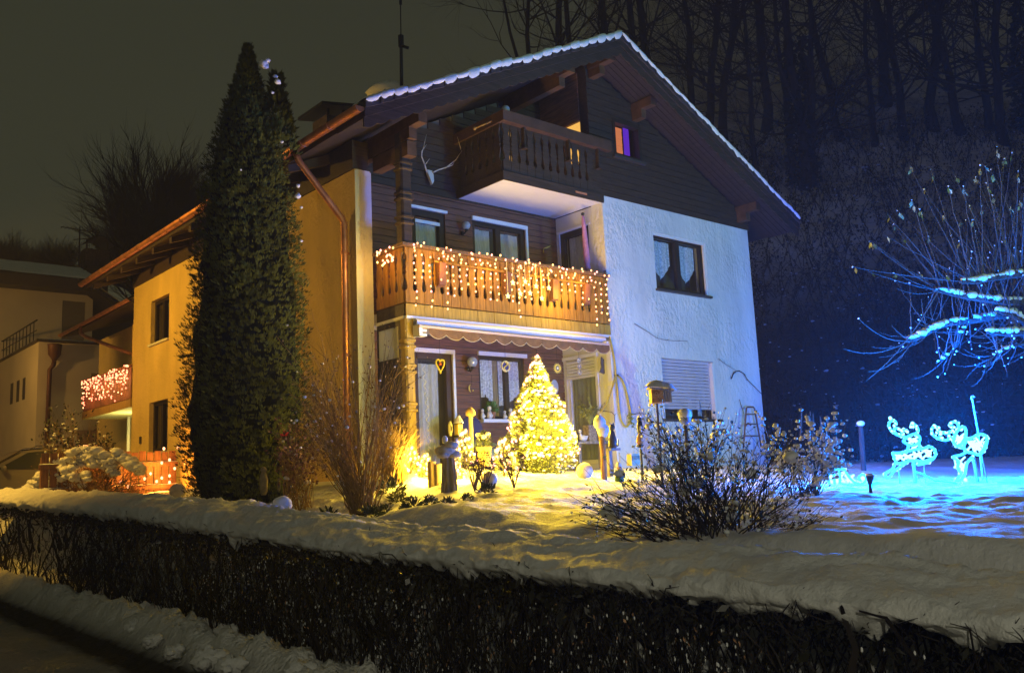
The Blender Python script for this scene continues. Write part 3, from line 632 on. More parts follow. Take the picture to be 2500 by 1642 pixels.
for i in range(10500):
    y = -13+17*random.random()**1.2 if i % 3 else rnd(-13, 9.4); h = hlow(y)+.05-street_z(y); t = random.random()**.62
    x = rnd(-4.04, -3.75) if i % 2 else rnd(-3.8, -3.3)
    lf.leaf((x, y, street_z(y)+h*t), (rnd(-1,1), rnd(-1,1), rnd(-.6,1)), rnd(.012,.026), rnd(.02,.045))
o = lf.build('leaf_layer', M_hleaf, hedge); o['kind'] = 'stuff'
# thicket right under the cap, nearly closed
lf = MB()
for i in range(9000):
    y = rnd(-13, 9.4); h = hlow(y)+.06; lf.leaf((rnd(-4.03,-3.32), y, h-abs(random.gauss(0, .11))), (rnd(-1,1), rnd(-1,1), rnd(-1,.3)), rnd(.02,.05), rnd(.04,.11))
o = lf.build('leaf_layer', M_hleaf, hedge); o['kind'] = 'stuff'
pk = MB()
for i in range(300):
    y = -12.5+13*random.random()**1.3; x = rnd(-4.09,-3.97) if i % 12 else rnd(-3.9,-3.4); z = hlow(y)+rnd(-.06,.10)+(.10 if x > -3.9 else 0); d = V(rnd(-1,.3), rnd(-.8,.8), rnd(.2,1)).normalized(); L = rnd(.04,.11); p = V(x, y, z)
    pk.tube([p-d*.08, p+d*L*.5, p+d*L+V(rnd(-.03,.03), rnd(-.03,.03), 0)], [.004,.003,.0015], 3, cap=False)
    if i % 2: pk.leaf(p+d*L, (rnd(-1,1), rnd(-1,1), rnd(-1,.5)), .014, .03)
pk.build('poking_twigs', M_twig, hedge)['kind'] = 'stuff'
# specks of snow and leaf, added to stand in for light sparkling through gaps
cr_ = MB(); wl = MB()
for i in range(4200):
    y = -12.5+11*random.random()**1.3 if i % 4 else rnd(-6, 9); h = hlow(y)-street_z(y); p = V(rnd(-4.05,-3.6), y, street_z(y)+h*rnd(.05,.88)+.02)
    if N(y*1.7, p.z*3, 3) < -.08: continue
    if i % 3: cr_.ball(p, rnd(.003,.0075), 4, 3, (1,1,1.8))
    else: wl.leaf(p, (rnd(-.6,.6), rnd(-.6,.6), -1), rnd(.010,.018), rnd(.02,.04))
cr_.build('sparkle_crumbs', M_snow, hedge)['kind'] = 'stuff'; wl.build('sparkle_leaves', mat('sparkle_leaf', (.42,.24,.13), .5, var=.4, vs=20), hedge)['kind'] = 'stuff'
# ================================================================= WOODED HILL BEHIND
def hill_z(x, y):
    # wooded slope to the right of and behind the house, falling away to the left
    s = (x*.80+y*.60)                     # distance in the direction of the slope
    q = (-x*.60+y*.80)                    # across it, growing to the left
    base = 17.5+1.5*N(q*.1, 1, 1)
    h = max(0, s-base)*.80*sm(18, 4, q)
    return -.75+h+(.5*N(x*.25, y*.25, 4)+.25*N(x*.8, y*.8, 5))*min(1, max(0, s-base)*.2)
M_hill = mat('leafy_snow_slope', (.90,.84,.74), .95, col2=(.62,.56,.48), vs=.4, bump=.8, bs=3, bd=.2, detail=8)
t = M_hill.node_tree; b = t.nodes['Principled BSDF']; lk = b.inputs['Base Color'].links[0].from_socket      # below, ivy and wet leaves; above, thin snow
gm = t.nodes.new('ShaderNodeTexCoord'); sp3 = t.nodes.new('ShaderNodeSeparateXYZ'); t.links.new(gm.outputs['Object'], sp3.inputs[0]); nn = t.nodes.new('ShaderNodeTexNoise'); nn.inputs['Scale'].default_value = .35; nn.inputs['Detail'].default_value = 6
ad = t.nodes.new('ShaderNodeMath'); ad.operation = 'MULTIPLY_ADD'; ad.inputs[1].default_value = 9; t.links.new(nn.outputs['Fac'], ad.inputs[0]); t.links.new(sp3.outputs['Z'], ad.inputs[2])
mr = t.nodes.new('ShaderNodeMapRange'); mr.inputs[1].default_value = 9; mr.inputs[2].default_value = 14; t.links.new(ad.outputs[0], mr.inputs[0])
mxh = t.nodes.new('ShaderNodeMixRGB'); mxh.inputs[1].default_value = (.045,.042,.036,1); t.links.new(mr.outputs[0], mxh.inputs[0]); t.links.new(lk, mxh.inputs[2]); t.links.new(mxh.outputs[0], b.inputs['Base Color'])
g = MB()
for j in range(121):
    for i in range(141):
        s = 14+i*.7; q = -62+j*.95; x = s*.8-q*.6; y = s*.6+q*.8; g.v.append(V(x, y, hill_z(x, y)))
for j in range(120):
    for i in range(140): g.f.append((j*141+i, j*141+i+1, (j+1)*141+i+1, (j+1)*141+i))
tag(g.build('wooded_hillside', M_hill, smooth=True), kind='structure')
# ================================================================= TREES AND PLANTS
random.seed(21)
M_bark = mat('dark_bark', (.055,.045,.035), .9, var=.35, vs=6, bump=.8, bs=12, bd=.04, stretch=(2,2,.5))
M_fbark = mat('forest_bark', (.035,.03,.025), .95, var=.4, vs=2, bump=.8, bs=5, bd=.05, stretch=(2,2,.4))
M_ftwig = mat('forest_twig', (.055,.046,.036), .95, spec=.05)
def grow(mb, p, d, L, r, lev, nb, spread, up=.08, jit=.18, n=4, seg=4, shrink=.62, tips=None):
    pts = [p]; rr = [r]; d = d.normalized()
    for k in range(seg):
        d = (d+V(random.gauss(0,jit), random.gauss(0,jit), random.gauss(0,jit)*.6+up)).normalized()
        p = p+d*(L/seg); pts.append(p); rr.append(r*(1-.75*(k+1)/seg))
    mb.tube(pts, rr, n if lev > 0 else 3, cap=False)
    if tips is not None and lev <= 0: tips.append((pts[-1], d)); tips.append((pts[-2], d))
    if lev > 0:
        for i in range(nb):
            t = rnd(.25, 1.0); k = min(seg-1, int(t*seg)); q = pts[k].lerp(pts[k+1], t*seg-k)
            ax = V(random.gauss(0,1), random.gauss(0,1), random.gauss(0,.6)); ax = (ax-d*ax.dot(d)).normalized()
            grow(mb, q, d*math.cos(spread)+ax*math.sin(spread), L*shrink*rnd(.65,1.15), rr[k]*.58, lev-1, nb, spread, up, jit, max(3, n-1), seg, shrink, tips)
def forest_proto(h, nb1, fork, lean=.0):
    tr = MB(); cr = MB(); pts = []; rr = []; p = V(0,0,-.8); r0 = h*.0125
    k = 9; d = V(lean, 0, 1)
    for i in range(k+1):
        pts.append(p.copy()); rr.append(r0*(1-.78*i/k)*(1.5 if i == 0 else 1)); d = (d+V(random.gauss(0,.11), random.gauss(0,.11), .12)).normalized(); p = p+d*(h*.92/k)
    tr.tube(pts, rr, 8)
    if fork:
        q = [pts[3]]; dd = V(.5,.2,1)
        for i in range(5): dd = (dd+V(-.08,random.gauss(0,.06),.1)).normalized(); q.append(q[-1]+dd*h*.11)
        tr.tube(q, [rr[3]*.75*(1-.15*i) for i in range(6)], 7)
    for i in range(nb1):
        t = rnd(.14, .98); j = min(k-1, int(t*k)); b = pts[j].lerp(pts[j+1], t*k-j); a = rnd(0, 2*PI); e = rnd(.1,.9)
        grow(cr, b, V(math.cos(a), math.sin(a), e), h*rnd(.17,.34)*(1.15-t*.5), rr[j]*.34, 2, 4, .65, .07, .2, 4, 4, .6)
    return tr.mesh('trunk', M_fbark, True), cr.mesh('crown', M_ftwig)
protos = [forest_proto(17, 40, False, .03), forest_proto(19, 40, True, .09), forest_proto(15, 38, False, -.12), forest_proto(18, 42, True, -.07)]
iv = MB()
for i in range(900):
    a = rnd(0, 2*PI); z = rnd(0, 6.5); r = rnd(.28,.62)*(1-z*.06); iv.leaf((r*math.cos(a), r*math.sin(a), z), (math.cos(a)+rnd(-.6,.6), math.sin(a)+rnd(-.6,.6), rnd(-1,.5)), .22, .28)
ivm = iv.mesh('ivy', mat('ivy_leaf', (.016,.02,.012), .6))
# (pixel where the trunk stands, distance, height scale, prototype, with ivy, label)
FT = [(1905,1130,'k4',40,0,0,'massive twin-trunk bare tree wrapped in ivy on the slope above the right roof edge',1.35,True)]
spots = [(1870,432,38,1.25,1,True,'thick ivy-clad bare tree with twin trunks standing right of the gable'),
 (1890,430,42,1.1,0,False,'bare tree just behind the ivy-clad twin trunk'),
 (2035,330,44,1.0,2,False,'slim bare tree in the middle of the wooded slope'),
 (2105,330,42,1.15,0,False,'straight bare tree beside the slim one on the wooded slope'),
 (1840,390,46,1.1,2,False,'bare tree half hidden left of the ivy-clad trunk'),
 (1750,410,40,.9,0,False,'thin bare tree closest to the right roof slope'),
 (2330,330,36,1.1,3,False,'leaning forked bare tree near the upper right corner'),
 (2390,310,38,1.2,1,True,'dark ivy-covered trunk at the right edge of the photo'),
 (2240,310,40,1.1,0,False,'tall dark trunk left of the leaning forked tree'),
 (2300,300,47,1.15,2,False,'pale bare tree deep in the wood behind the forked tree'),
 (2170,300,52,1.2,3,False,'distant forked bare tree high on the slope'),
 (1960,330,52,1.1,0,False,'distant bare tree between the ivy trunk and the slim tree'),
 (1680,330,50,1.1,1,False,'bare forked tree whose crown shows over the right roof slope'),
 (1600,250,48,1.1,2,False,'bare tree whose crown shows just right of the roof peak'),
 (1510,230,52,1.15,3,False,'bare tree rising right behind the roof peak'),
 (1420,200,55,1.1,0,False,'bare tree whose crown spreads just left of the roof peak'),
 (1330,190,56,1.0,2,False,'bare tree at the middle of the left roof slope'),
 (1250,180,58,.95,1,False,'bare tree whose dark crown ends the wood at the open sky'),
 (1300,200,66,1.1,3,False,'farthest crooked bare tree behind the left roof slope'),
 (1480,200,64,1.2,2,False,'far bare tree directly behind the roof ridge'),
 (1780,310,58,1.2,3,False,'far forked tree high behind the right roof slope'),
 (2060,250,60,1.2,1,False,'far forked tree near the top of the wooded slope'),
 (2450,330,42,1.2,0,False,'bare tree partly cut by the right edge'),
 (1640,290,62,1.1,0,False,'far straight tree between two crowns above the right roof slope')]
for (x, y, dep, sc, pi_, ivy, lab) in spots:
    # drop the tree onto the slope along its own line of sight
    best = None
    for k in range(60):
        p = at('D', x, y, dep*(.55+.02*k)); dz = p.z-hill_z(p.x, p.y)
        if best is None or abs(dz) < best[0]: best = (abs(dz), p)
    p = best[1]; p.z = hill_z(p.x, p.y)
    if best[0] > 3: p = at('D', x, y, dep); p.z = hill_z(p.x, p.y)
    t = thing('bare_tree', lab, 'tree', p, 'bare trees on the wooded slope'); s_ = sc*(p-CAMP).length/52
    t.scale = (s_, s_, s_*rnd(.95,1.1)); t.rotation_euler = (rnd(-.09,.09), rnd(-.09,.09), rnd(0, 6.28))
    inst('trunk', protos[pi_][0], t, p); inst('crown', protos[pi_][1], t, p)
    if ivy: inst('ivy', ivm, t, p)
# undergrowth on the slope: unlit dead stems, leaves and lumps of snow, too many to count
ug = MB(); us = MB()
for i in range(5200):
    s_ = 17+26*random.random()**1.3; q = rnd(-24, 3); x = s_*.8-q*.6; y = s_*.6+q*.8
    if x < 11 and y > -.3: continue
    z = hill_z(x, y); h = rnd(.4, 2.4); d = V(rnd(-.6,.6), rnd(-.6,.6), 1); p = V(x, y, z); b_ = [p, p+d*h*.4, p+d*h*.75+V(rnd(-.3,.3), rnd(-.3,.3), -.1), p+d*h+V(rnd(-.5,.5), rnd(-.5,.5), -.3)]
    ug.tube(b_, [.022,.018,.012,.006], 3, cap=False)
    for k in range(6):
        c = b_[random.randint(1,3)]; ug.leaf(c+V(rnd(-.2,.2), rnd(-.2,.2), rnd(-.2,.2)), (rnd(-1,1), rnd(-1,1), rnd(-1,.4)), rnd(.05,.13), rnd(.08,.2))
    if i % 4 == 0: c = b_[2]; us.ball(c, rnd(.015,.05)*(1 if i % 5 else 1.5), 6, 5, (rnd(.8,1.8),rnd(.8,1.5),.6), .6, 2.5, i)
tag(ug.build('undergrowth', mat('undergrowth_leaf', (.032,.032,.032), .95, spec=.03, var=.5, vs=2)), kind='stuff')
tag(us.build('snow_on_undergrowth', M_snow), kind='stuff')
# ---- thuja
random.seed(5)
tp = V(-2.0, 1.37, lawn_z(-2, 1.37)); thuja = thing('thuja_tree', 'tall dark columnar thuja beside the side wall with few lumps of snow', 'tree', tp)
PRF = [(0,.68),(.25,.86),(1.0,.98),(2.2,.93),(3.4,.84),(4.6,.72),(5.5,.54),(6.15,.35),(6.7,.18),(7.3,.015)]
def prof(P_, z):
    for (a, b), (c, d) in zip(P_, P_[1:]):
        if a <= z <= c: return b+(d-b)*(z-a)/(c-a)
    return P_[-1][1]
def lump(a, z): return 1+.11*N(math.cos(a)*2.2, math.sin(a)*2.2, z*1.1)+.12*N(math.cos(a)*5, math.sin(a)*5, z*3.2)
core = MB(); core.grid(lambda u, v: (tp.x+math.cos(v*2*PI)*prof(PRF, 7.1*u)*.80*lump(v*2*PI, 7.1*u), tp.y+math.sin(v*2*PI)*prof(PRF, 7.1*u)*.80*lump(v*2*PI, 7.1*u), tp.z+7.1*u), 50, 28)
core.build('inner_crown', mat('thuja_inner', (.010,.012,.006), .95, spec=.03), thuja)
th = MB()
def spray(mb, c, out, s, n=5):
    for k in range(n):
        d = (out*rnd(.25,.8)+V(rnd(-.5,.5), rnd(-.5,.5), rnd(.3,1.2))).normalized(); mb.leaf(c+V(rnd(-.03,.03), rnd(-.03,.03), 0), d, s*rnd(.3,.5), s*rnd(.8,1.5), out)
for i in range(15000):
    z = 7.3*(1-random.random()**.8); a = rnd(0, 2*PI)
    if math.sin(a)*.75+math.cos(a)*.66 > .55 and i % 3: continue      # the far side needs fewer sprays
    r = prof(PRF, z)*lump(a, z)*rnd(.78, 1.04); c = tp+V(r*math.cos(a), r*math.sin(a), z)
    spray(th, c, V(math.cos(a), math.sin(a), .2), rnd(.035,.068))
for i in range(420):    # second, lower leader on the right
    z = rnd(5.4, 6.75); a = rnd(0, 2*PI); r = .30*(1-(z-5.4)/1.4)+.02; spray(th, tp+V(.36+r*math.cos(a), -.30+r*math.sin(a), z), V(math.cos(a), math.sin(a), .2), rnd(.07,.12))
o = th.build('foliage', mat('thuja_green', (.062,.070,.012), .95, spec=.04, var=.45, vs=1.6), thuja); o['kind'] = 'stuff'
b = MB(); b.tube([tp+V(0,0,-.2), tp+V(0,0,.8), tp+V(0,0,5)], [.12,.10,.03], 8); b.build('trunk', M_bark, thuja)
for (x, y, r) in ((613,150,.09),(622,140,.05),(645,190,.06),(640,178,.04),(692,455,.06),(693,432,.04),(700,560,.03),(655,330,.03),(700,482,.035),(618,155,.05),(560,395,.02),(633,215,.03)):
    b = MB(); p = at('D', x, y, 13.0); b.ball(p, r*.62, 9, 6, (1.3,1.1,1), .6, 2.5, x); b.build('snow_clump', M_snow, thuja, smooth=True)
# ---- multi-stem bushes
M_bush = mat('bush_stem', (.26,.165,.05), .9, spec=.05, var=.35, vs=9); M_bush2 = mat('dark_bush_stem', (.03,.024,.02), .45, var=.3, vs=9)  # gold of the tree lights is put into the bush stem colour
def bush(name, lab, c, dep, base, tips_box, n, r0, m, leaf=None, nleaf=0, lw=.03, ll=.05, snow=0, sr=(.012,.03), sub=3, curve=.25, dj=.35, group=None):
    (bx0, bx1, by) = base; bp = at(c, (bx0+bx1)/2, by, dep); bp.z = min(bp.z, lawn_z(bp.x, bp.y)) if name != 'apple_tree' else bp.z
    t = thing(name, lab, 'bush', bp, group); mb = MB(); tips = []
    for i in range(n):
        x = rnd(bx0, bx1); p0 = at(c, x, by, dep+rnd(-.12,.12)); p0.z = bp.z-.03
        (x0, x1, y0, y1) = random.choice(tips_box); tx = rnd(x0, x1); ty = rnd(y0, y1); p3 = at(c, tx, ty, dep+rnd(-dj, dj))
        mid = p0.lerp(p3, .5)+V(rnd(-.05,.05), rnd(-.05,.05), 0)+V(0,0,curve*(p3-p0).length*rnd(.1,.5))
        pts = []; 
        for k in range(8):
            u = k/7; q = p0*(1-u)**2+mid*2*u*(1-u)+p3*u*u; pts.append(q+V(random.gauss(0,.012), random.gauss(0,.012), random.gauss(0,.01))*(1 if k else 0))
        rr = r0*rnd(.6,1.2); mb.tube(pts, [rr*(1-.8*k/7) for k in range(8)], 4, cap=False); tips.append((pts[-1], pts[-1]-pts[-2])); Ls = (p3-p0).length
        for s_ in range(sub):
            k = random.randint(3, 6); d = (pts[k+1]-pts[k]).normalized(); d = (d+V(random.gauss(0,.5), random.gauss(0,.5), random.gauss(0,.35))).normalized()
            q = pts[k]; pp = [q]
            for j in range(4): d = (d+V(random.gauss(0,.15), random.gauss(0,.15), .05)).normalized(); q = q+d*Ls*rnd(.04,.085); pp.append(q); tips.append((q, d))
            mb.tube(pp, [rr*.4, rr*.36, rr*.3, rr*.25, rr*.15], 3, cap=False)
    mb.build('stems', m, t)
    if nleaf:
        lb = MB()
        for i in range(nleaf): q, d = random.choice(tips); lb.leaf(q+V(random.gauss(0,.03), random.gauss(0,.03), random.gauss(0,.03)), d+V(rnd(-.8,.8), rnd(-.8,.8), rnd(-.8,.5))*(d.length), lw*rnd(.6,1.3), ll*rnd(.6,1.3))
        lb.build('leaves', leaf, t)['kind'] = 'stuff'
    if snow:
        sb = MB()
        for i in range(snow): q, d = random.choice(tips); sb.ball(q+V(0,0,sr[0]*.5), rnd(*sr)*(1 if random.random() < .9 else 1.6), 6, 5, (1.2,1.1,.8), .35, 3, i)
        sb.build('snow_bits', M_snow, t, smooth=True)['kind'] = 'stuff'
    return t
M_lf = mat('winter_leaf', (.05,.055,.025), .55, var=.5, vs=7); M_lfr = mat('reddish_leaf', (.14,.06,.03), .6, var=.5, vs=7)
M_drop = mat('wet_bud', (.45,.45,.45), .15, spec=.8)
bush('bare_bush', 'large bare many-stemmed bush in front of the wind screen and wing wall', 'D', 10.6, (815, 870, 1150),
     [(690,760,800,960),(740,830,760,930),(830,900,770,900),(880,960,790,960),(690,760,900,1060),(900,965,880,1040),(700,780,830,980),(690,800,900,1040),(860,950,880,1000)], 150, .008, M_bush, mat('gold_lit_dead_leaf', (.26,.17,.07), .7, var=.4, vs=9, spec=.1), 1000, .022, .035, 60, (.008,.022), 3, .15, .6)  # dead leaves also carry the warm lamplight in their colour
bush('red_flower_bush', 'small reddish bush with one red bloom at the foot of the thuja', 'D', 11.6, (660, 730, 1125),
     [(640,690,980,1080),(680,760,970,1060),(650,740,1000,1100)], 60, .006, M_bush, M_lfr, 1100, .03, .045, 20, (.01,.03), 4, .1, .4)
b = MB(); p = at('D', 661, 1013, 11.4)
for k in range(7): b.leaf(p, (rnd(-1,1), rnd(-1,1), rnd(.2,1)), .05, .075)
tag(b.build('red_bloom', mat('red_petal', (.7,.04,.03), .5), at=p), 'single red bloom on the reddish bush beside the thuja', 'flower')
# ornamental grass
gp = at('D', 915, 1095, 11.7); gp.z = lawn_z(gp.x, gp.y); gr = thing('ornamental_grass', 'clump of tall arching dry golden grass beside the carved terrace post', 'grass clump', gp); b = MB()
for i in range(420):
    a = rnd(0, 2*PI); L = rnd(.55,1.05); o_ = rnd(.12,.55); p = gp+V(rnd(-.12,.12), rnd(-.12,.12), 0); pts = []
    for k in range(6): u = k/5; pts.append(p+V(math.cos(a)*o_*u**1.6, math.sin(a)*o_*u**1.6, L*(u-.38*u**3*o_*1.6)))
    for k in range(5):
        w = .005*(1-.16*k); s_ = V(-math.sin(a), math.cos(a), 0)*w; b.quad(pts[k]-s_, pts[k]+s_, pts[k+1]+s_, pts[k+1]-s_)
b.build('blades', mat('dry_grass', (.40,.27,.09), .7, var=.3, vs=6), gr)['kind'] = 'stuff'
# front right bush just behind the hedge
random.seed(8)
bush('bare_bush', 'big dark wet bare bush just behind the snow-capped hedge right of centre', 'D', 6.2, (1590, 1760, 1300),
     [(1500,1600,965,1100),(1500,1720,960,1060),(1560,1760,985,1080),(1580,1700,1000,1150),(1680,1800,1010,1130),(1780,1900,1020,1120),(1345,1450,1150,1230),(1380,1520,1060,1180),(1800,1900,1120,1240),(1850,1940,1180,1240),(1420,1600,1040,1160)], 210, .0068, M_bush2, mat('wet_dark_leaf', (.05,.045,.04), .35, var=.4, vs=9), 1000, .016, .028, 900, (.004,.013), 5, .12, .45)
# lumps of snow caught in it
for i, (x, y, r) in enumerate(((1650,1060,.04),(1700,1200,.05),(1740,1215,.045),(1420,1190,.07),(1530,1090,.035),(1840,1060,.05),(1620,1120,.045),(1680,1230,.05),(1590,1140,.04),(1745,1100,.05),(1440,1100,.035),(1560,1180,.03))):
    b = MB(); p = at('D', x, y, 6.1+.05*(i % 4)); b.ball(p, r, 10, 7, (1.3,1,.75), .5, 2, i); tag(b.build('snow_lump', M_snow, smooth=True, at=p), 'lump of snow caught among the stems of the big dark bush', 'snow lump', 'snow lumps in the big dark bush')
bush('snowy_shrub', 'low shrub with snow-tipped twigs glowing blue left of the sleigh', 'D', 9.6, (1830, 1900, 1130),
     [(1760,1820,960,1050),(1820,1880,975,1060),(1880,1930,960,1060),(1930,1985,970,1080),(1790,1960,1020,1100)], 60, .006, M_bush2, M_lf, 200, .03, .04, 420, (.010,.028), 4, .1, .4)
bush('snowy_shrub', 'rose bush with a few green leaves before the rolled shutter window', 'D', 11.5, (1520, 1640, 1090),
     [(1490,1520,930,1000),(1520,1580,950,1030),(1560,1620,970,1040),(1620,1700,980,1050),(1660,1720,970,1030)], 36, .006, M_bush2, M_lf, 240, .045, .065, 150, (.010,.03), 3, .1, .4)
TUFT = ['dark evergreen tuft in the snow just left of the big bare bush foot', 'largest evergreen tuft, below the golden grass clump', 'evergreen tuft in front of the foot of the big bare bush', 'evergreen tuft between the thuja foot and the big bare bush', 'evergreen tuft directly right of the big bare bush foot', 'evergreen tuft on the snow halfway from the big bare bush to the grey stump mushroom', 'rightmost evergreen tuft, below the Christmas tree', 'small evergreen tuft close behind the hedge crest below the stump mushroom', 'small evergreen tuft at the foot of the thuja beside the round snow lump', 'evergreen tuft tucked behind the largest tuft at the grass clump']+['small dark winter tuft among the lumpy snow of the rockery bed']*8
# small dark evergreen cushions and leafy tufts poking out of the rockery snow
for i, (x, y, dep, r) in enumerate(((760,1140,10.6,.16),(905,1105,11.2,.20),(800,1180,9.8,.14),(730,1150,10.2,.12),(860,1165,10,.15),(960,1170,9.8,.13),(1130,1120,10.4,.13),(1000,1185,9.3,.10),(690,1165,10.4,.10),(925,1120,10.8,.14),(745,1165,10.0,.09),(830,1190,9.5,.08),(890,1150,10.3,.10),(775,1170,10.1,.10),(1040,1165,9.7,.09),(940,1145,10.2,.08),(700,1145,10.9,.08),(1085,1150,10.0,.08))):
    p = at('D', x, y, dep); p.z = lawn_z(p.x, p.y); b = MB()
    for k in range(150):
        a = rnd(0, 2*PI); e = rnd(0, 1.4); d = V(math.cos(a)*math.cos(e), math.sin(a)*math.cos(e), math.sin(e)); b.leaf(p+d*r*rnd(.3,.9), d+V(rnd(-.5,.5), rnd(-.5,.5), rnd(-.3,.5)), r*.16, r*.42)
    tag(b.build('evergreen_tuft', mat('evergreen_tuft_leaf', (.05,.065,.03), .6, var=.5, vs=8), at=p), TUFT[i], 'plant', 'evergreen tufts in the rockery')
# ================================================================= LEFT: SIDE WING, NEIGHBOURS, FENCE, CAR
random.seed(31)
# side wing of the house with its own roof and balcony (parts of the house)
b = MB(); b.box(.85, 6, DD+.002, 18.6, -.6, 4.75); P(b, 'wing_side_wall', M_plasterside)
wr = MB(); wr.prism([V(-.40, DD+.02, 4.80), V(4.2, DD+.02, 6.4), V(4.2, DD+.02, 6.25), V(-.40, DD+.02, 4.66)], (0, 6.4, 0)); wro = P(wr, 'wing_roof', M_soffit)
b = MB(); b.grid(lambda u, v: (-.43+4.6*u, DD+.02+6.4*v, 4.81+1.6*u+(.07+.02*N(u*9, v*9, 3))*min(1, .25+u*9)), 24, 40); P(b, 'wing_roof_snow', M_snow, wro, smooth=True)
b = MB(); b.grid(lambda u, v: (-.46-.07*math.cos(PI*v), DD+.02+6.4*u, 4.76-.07*math.sin(PI*v)), 30, 7); P(b, 'wing_gutter', M_copper, wro, smooth=True)
b = MB(); b.tube([V(-.46,15.9,4.68), V(-.46,15.9,4.5), V(-.38,15.6,4.35), V(.2,13.2,3.55), V(.70,12.0,3.2), V(.75,12.0,3.0)], .05, 8); P(b, 'wing_downpipe', M_copper, wro, smooth=True)
b = MB(); b.box(-.2, .85, DD+.002, 12.2, 2.9, 4.2); P(b, 'wing_parapet', M_plasterside)
sb = MB(); sb.box(-.36, .84, DD+.01, 15.65, 2.02, 2.14); sbo = P(sb, 'side_balcony', mat('side_balcony_ceiling', (.72,.70,.50), .8))
M_sbw = mat('side_balcony_boards', (.22,.10,.045), .6, var=.3, vs=5, bump=.3, bs=8)
for i in range(30):
    y = DD+.02+.1345*i; b = MB(); b.box(-.40, -.378, y, y+.125, 2.22, 3.02); P(b, 'balcony_board', M_sbw, sbo)
b = MB(); b.box(-.42, -.36, DD+.01, 15.66, 2.0, 2.2); b.box(-.36, .84, 15.62, 15.68, 2.0, 3.0); P(b, 'fascia_board', M_fascia, sbo)
b = MB(); b.box(-.44, -.34, DD+.01, 15.68, 3.03, 3.08); P(b, 'handrail', M_sbw, sbo)
b = MB(); b.tube([V(.62,14.9,-.5), V(.62,14.9,2.02)], .045, 8); P(b, 'balcony_post', M_white, sbo)
b = MB(); b.box(.80, .85, 12.6, 14.2, -.4, 1.9); P(b, 'side_entrance', M_frame)
b = MB(); b.box(XL-.03, XL, 10.85+.0, 10.95, 1.05, 1.22); P(b, 'wall_vent', M_sill); b = MB()
for k in range(3): b.box(XL-.02, XL, 8.0, 8.14, 1.95+.08*k, 2.0+.08*k)
P(b, 'wall_vent', M_sill)['kind'] = 'stuff'
pl_ = thing('porch_lamp', 'small lit lamp under the glowing side balcony', 'lamp', (.5, 13.2, 1.95)); b = MB(); b.lathe((.5,13.2,1.90), [(.05,.10),(.07,.08),(.07,.02),(.03,0)], 10); b.build('lamp_glass', emat('porch_lamp_glass', (1,.85,.35), 6), pl_)
light(pl_, (.30, 13.4, 1.45), (1,.82,.22), 60, .06)
# neighbour's flat-roofed annex
M_beige = mat('beige_plaster', (.58,.50,.38), .9, var=.06, vs=.8, bump=.3, bs=25)
ax = thing('annex', 'beige flat-roofed annex with three slot windows and dark rain hopper', 'annex', (2, 24, -.5))
am = MB(); holed(am, 'x', -.36, .3, 21, 31, -.6, 4.98, [(22.62,22.92,3.25,3.95),(23.45,23.78,3.24,3.94),(24.36,24.70,3.22,3.92),(22.6,26.5,-.5,1.42)]); am.box(-.059, 9, 21, 21.3, -.6, 4.98); am.build('wall', M_beige, ax)
for (a, c) in ((22.62,22.92),(23.45,23.78),(24.36,24.70)):
    b = MB(); b.box(-.37, -.33, a-.02, c+.02, 3.22, 3.97); b.build('slot_window', M_frame, ax)
b = MB(); b.box(-.2, -.15, 22.6, 26.5, -.5, 1.42); b.build('garage_door', mat('brown_garage_door', (.10,.06,.04), .6, bump=.6, bs=6, stretch=(1,1,9)), ax)
b = MB(); b.box(-.44, 9, 20.92, 31, 4.98, 5.05); b.build('roof_edge', mat('dark_sheet_metal', (.05,.04,.035), .5), ax)
b = MB(); b.grid(lambda u, v: (-.42+9.4*u, 20.94+10*v, 5.05+(.10+.03*N(u*20, v*20, 2))*min(1, .2+20*u, .2+20*v)), 40, 40); b.build('roof_snow', M_snow, ax, smooth=True)
M_rust = mat('brown_downpipe', (.11,.045,.028), .5, metal=.3)
b = MB(); b.lathe((.10,20.86,0), [(.05,4.3),(.10,4.42),(.2,4.55),(.22,4.86),(.23,4.9)], 10); b.tube([V(.10,20.86,4.32), V(.07,20.88,4.18), V(-.02,20.9,4.05), V(-.04,20.9,1.2)], .07, 8); b.build('downpipe', M_rust, ax, smooth=True)
b = MB(); b.bar((.9,20.95,.9), (2.7,20.95,.9), .06, 2.3); b.box(1.3, 2.0, 20.97, 20.995, 2.6, 4.0); b.build('wall_panel', mat('dim_wall_panel', (.30,.20,.12), .9), ax)
rl = MB(); 
for i in range(14): rl.bar((-.25, 22.2+.5*i, 5.1), (-.25, 22.2+.5*i, 5.85), .025, .025)
rl.bar((-.25,21.8,5.85), (-.25,29,5.85), .04, .04); rl.bar((-.25,21.8,5.5), (-.25,29,5.5), .025, .025); rl.build('terrace_railing', M_black, ax)
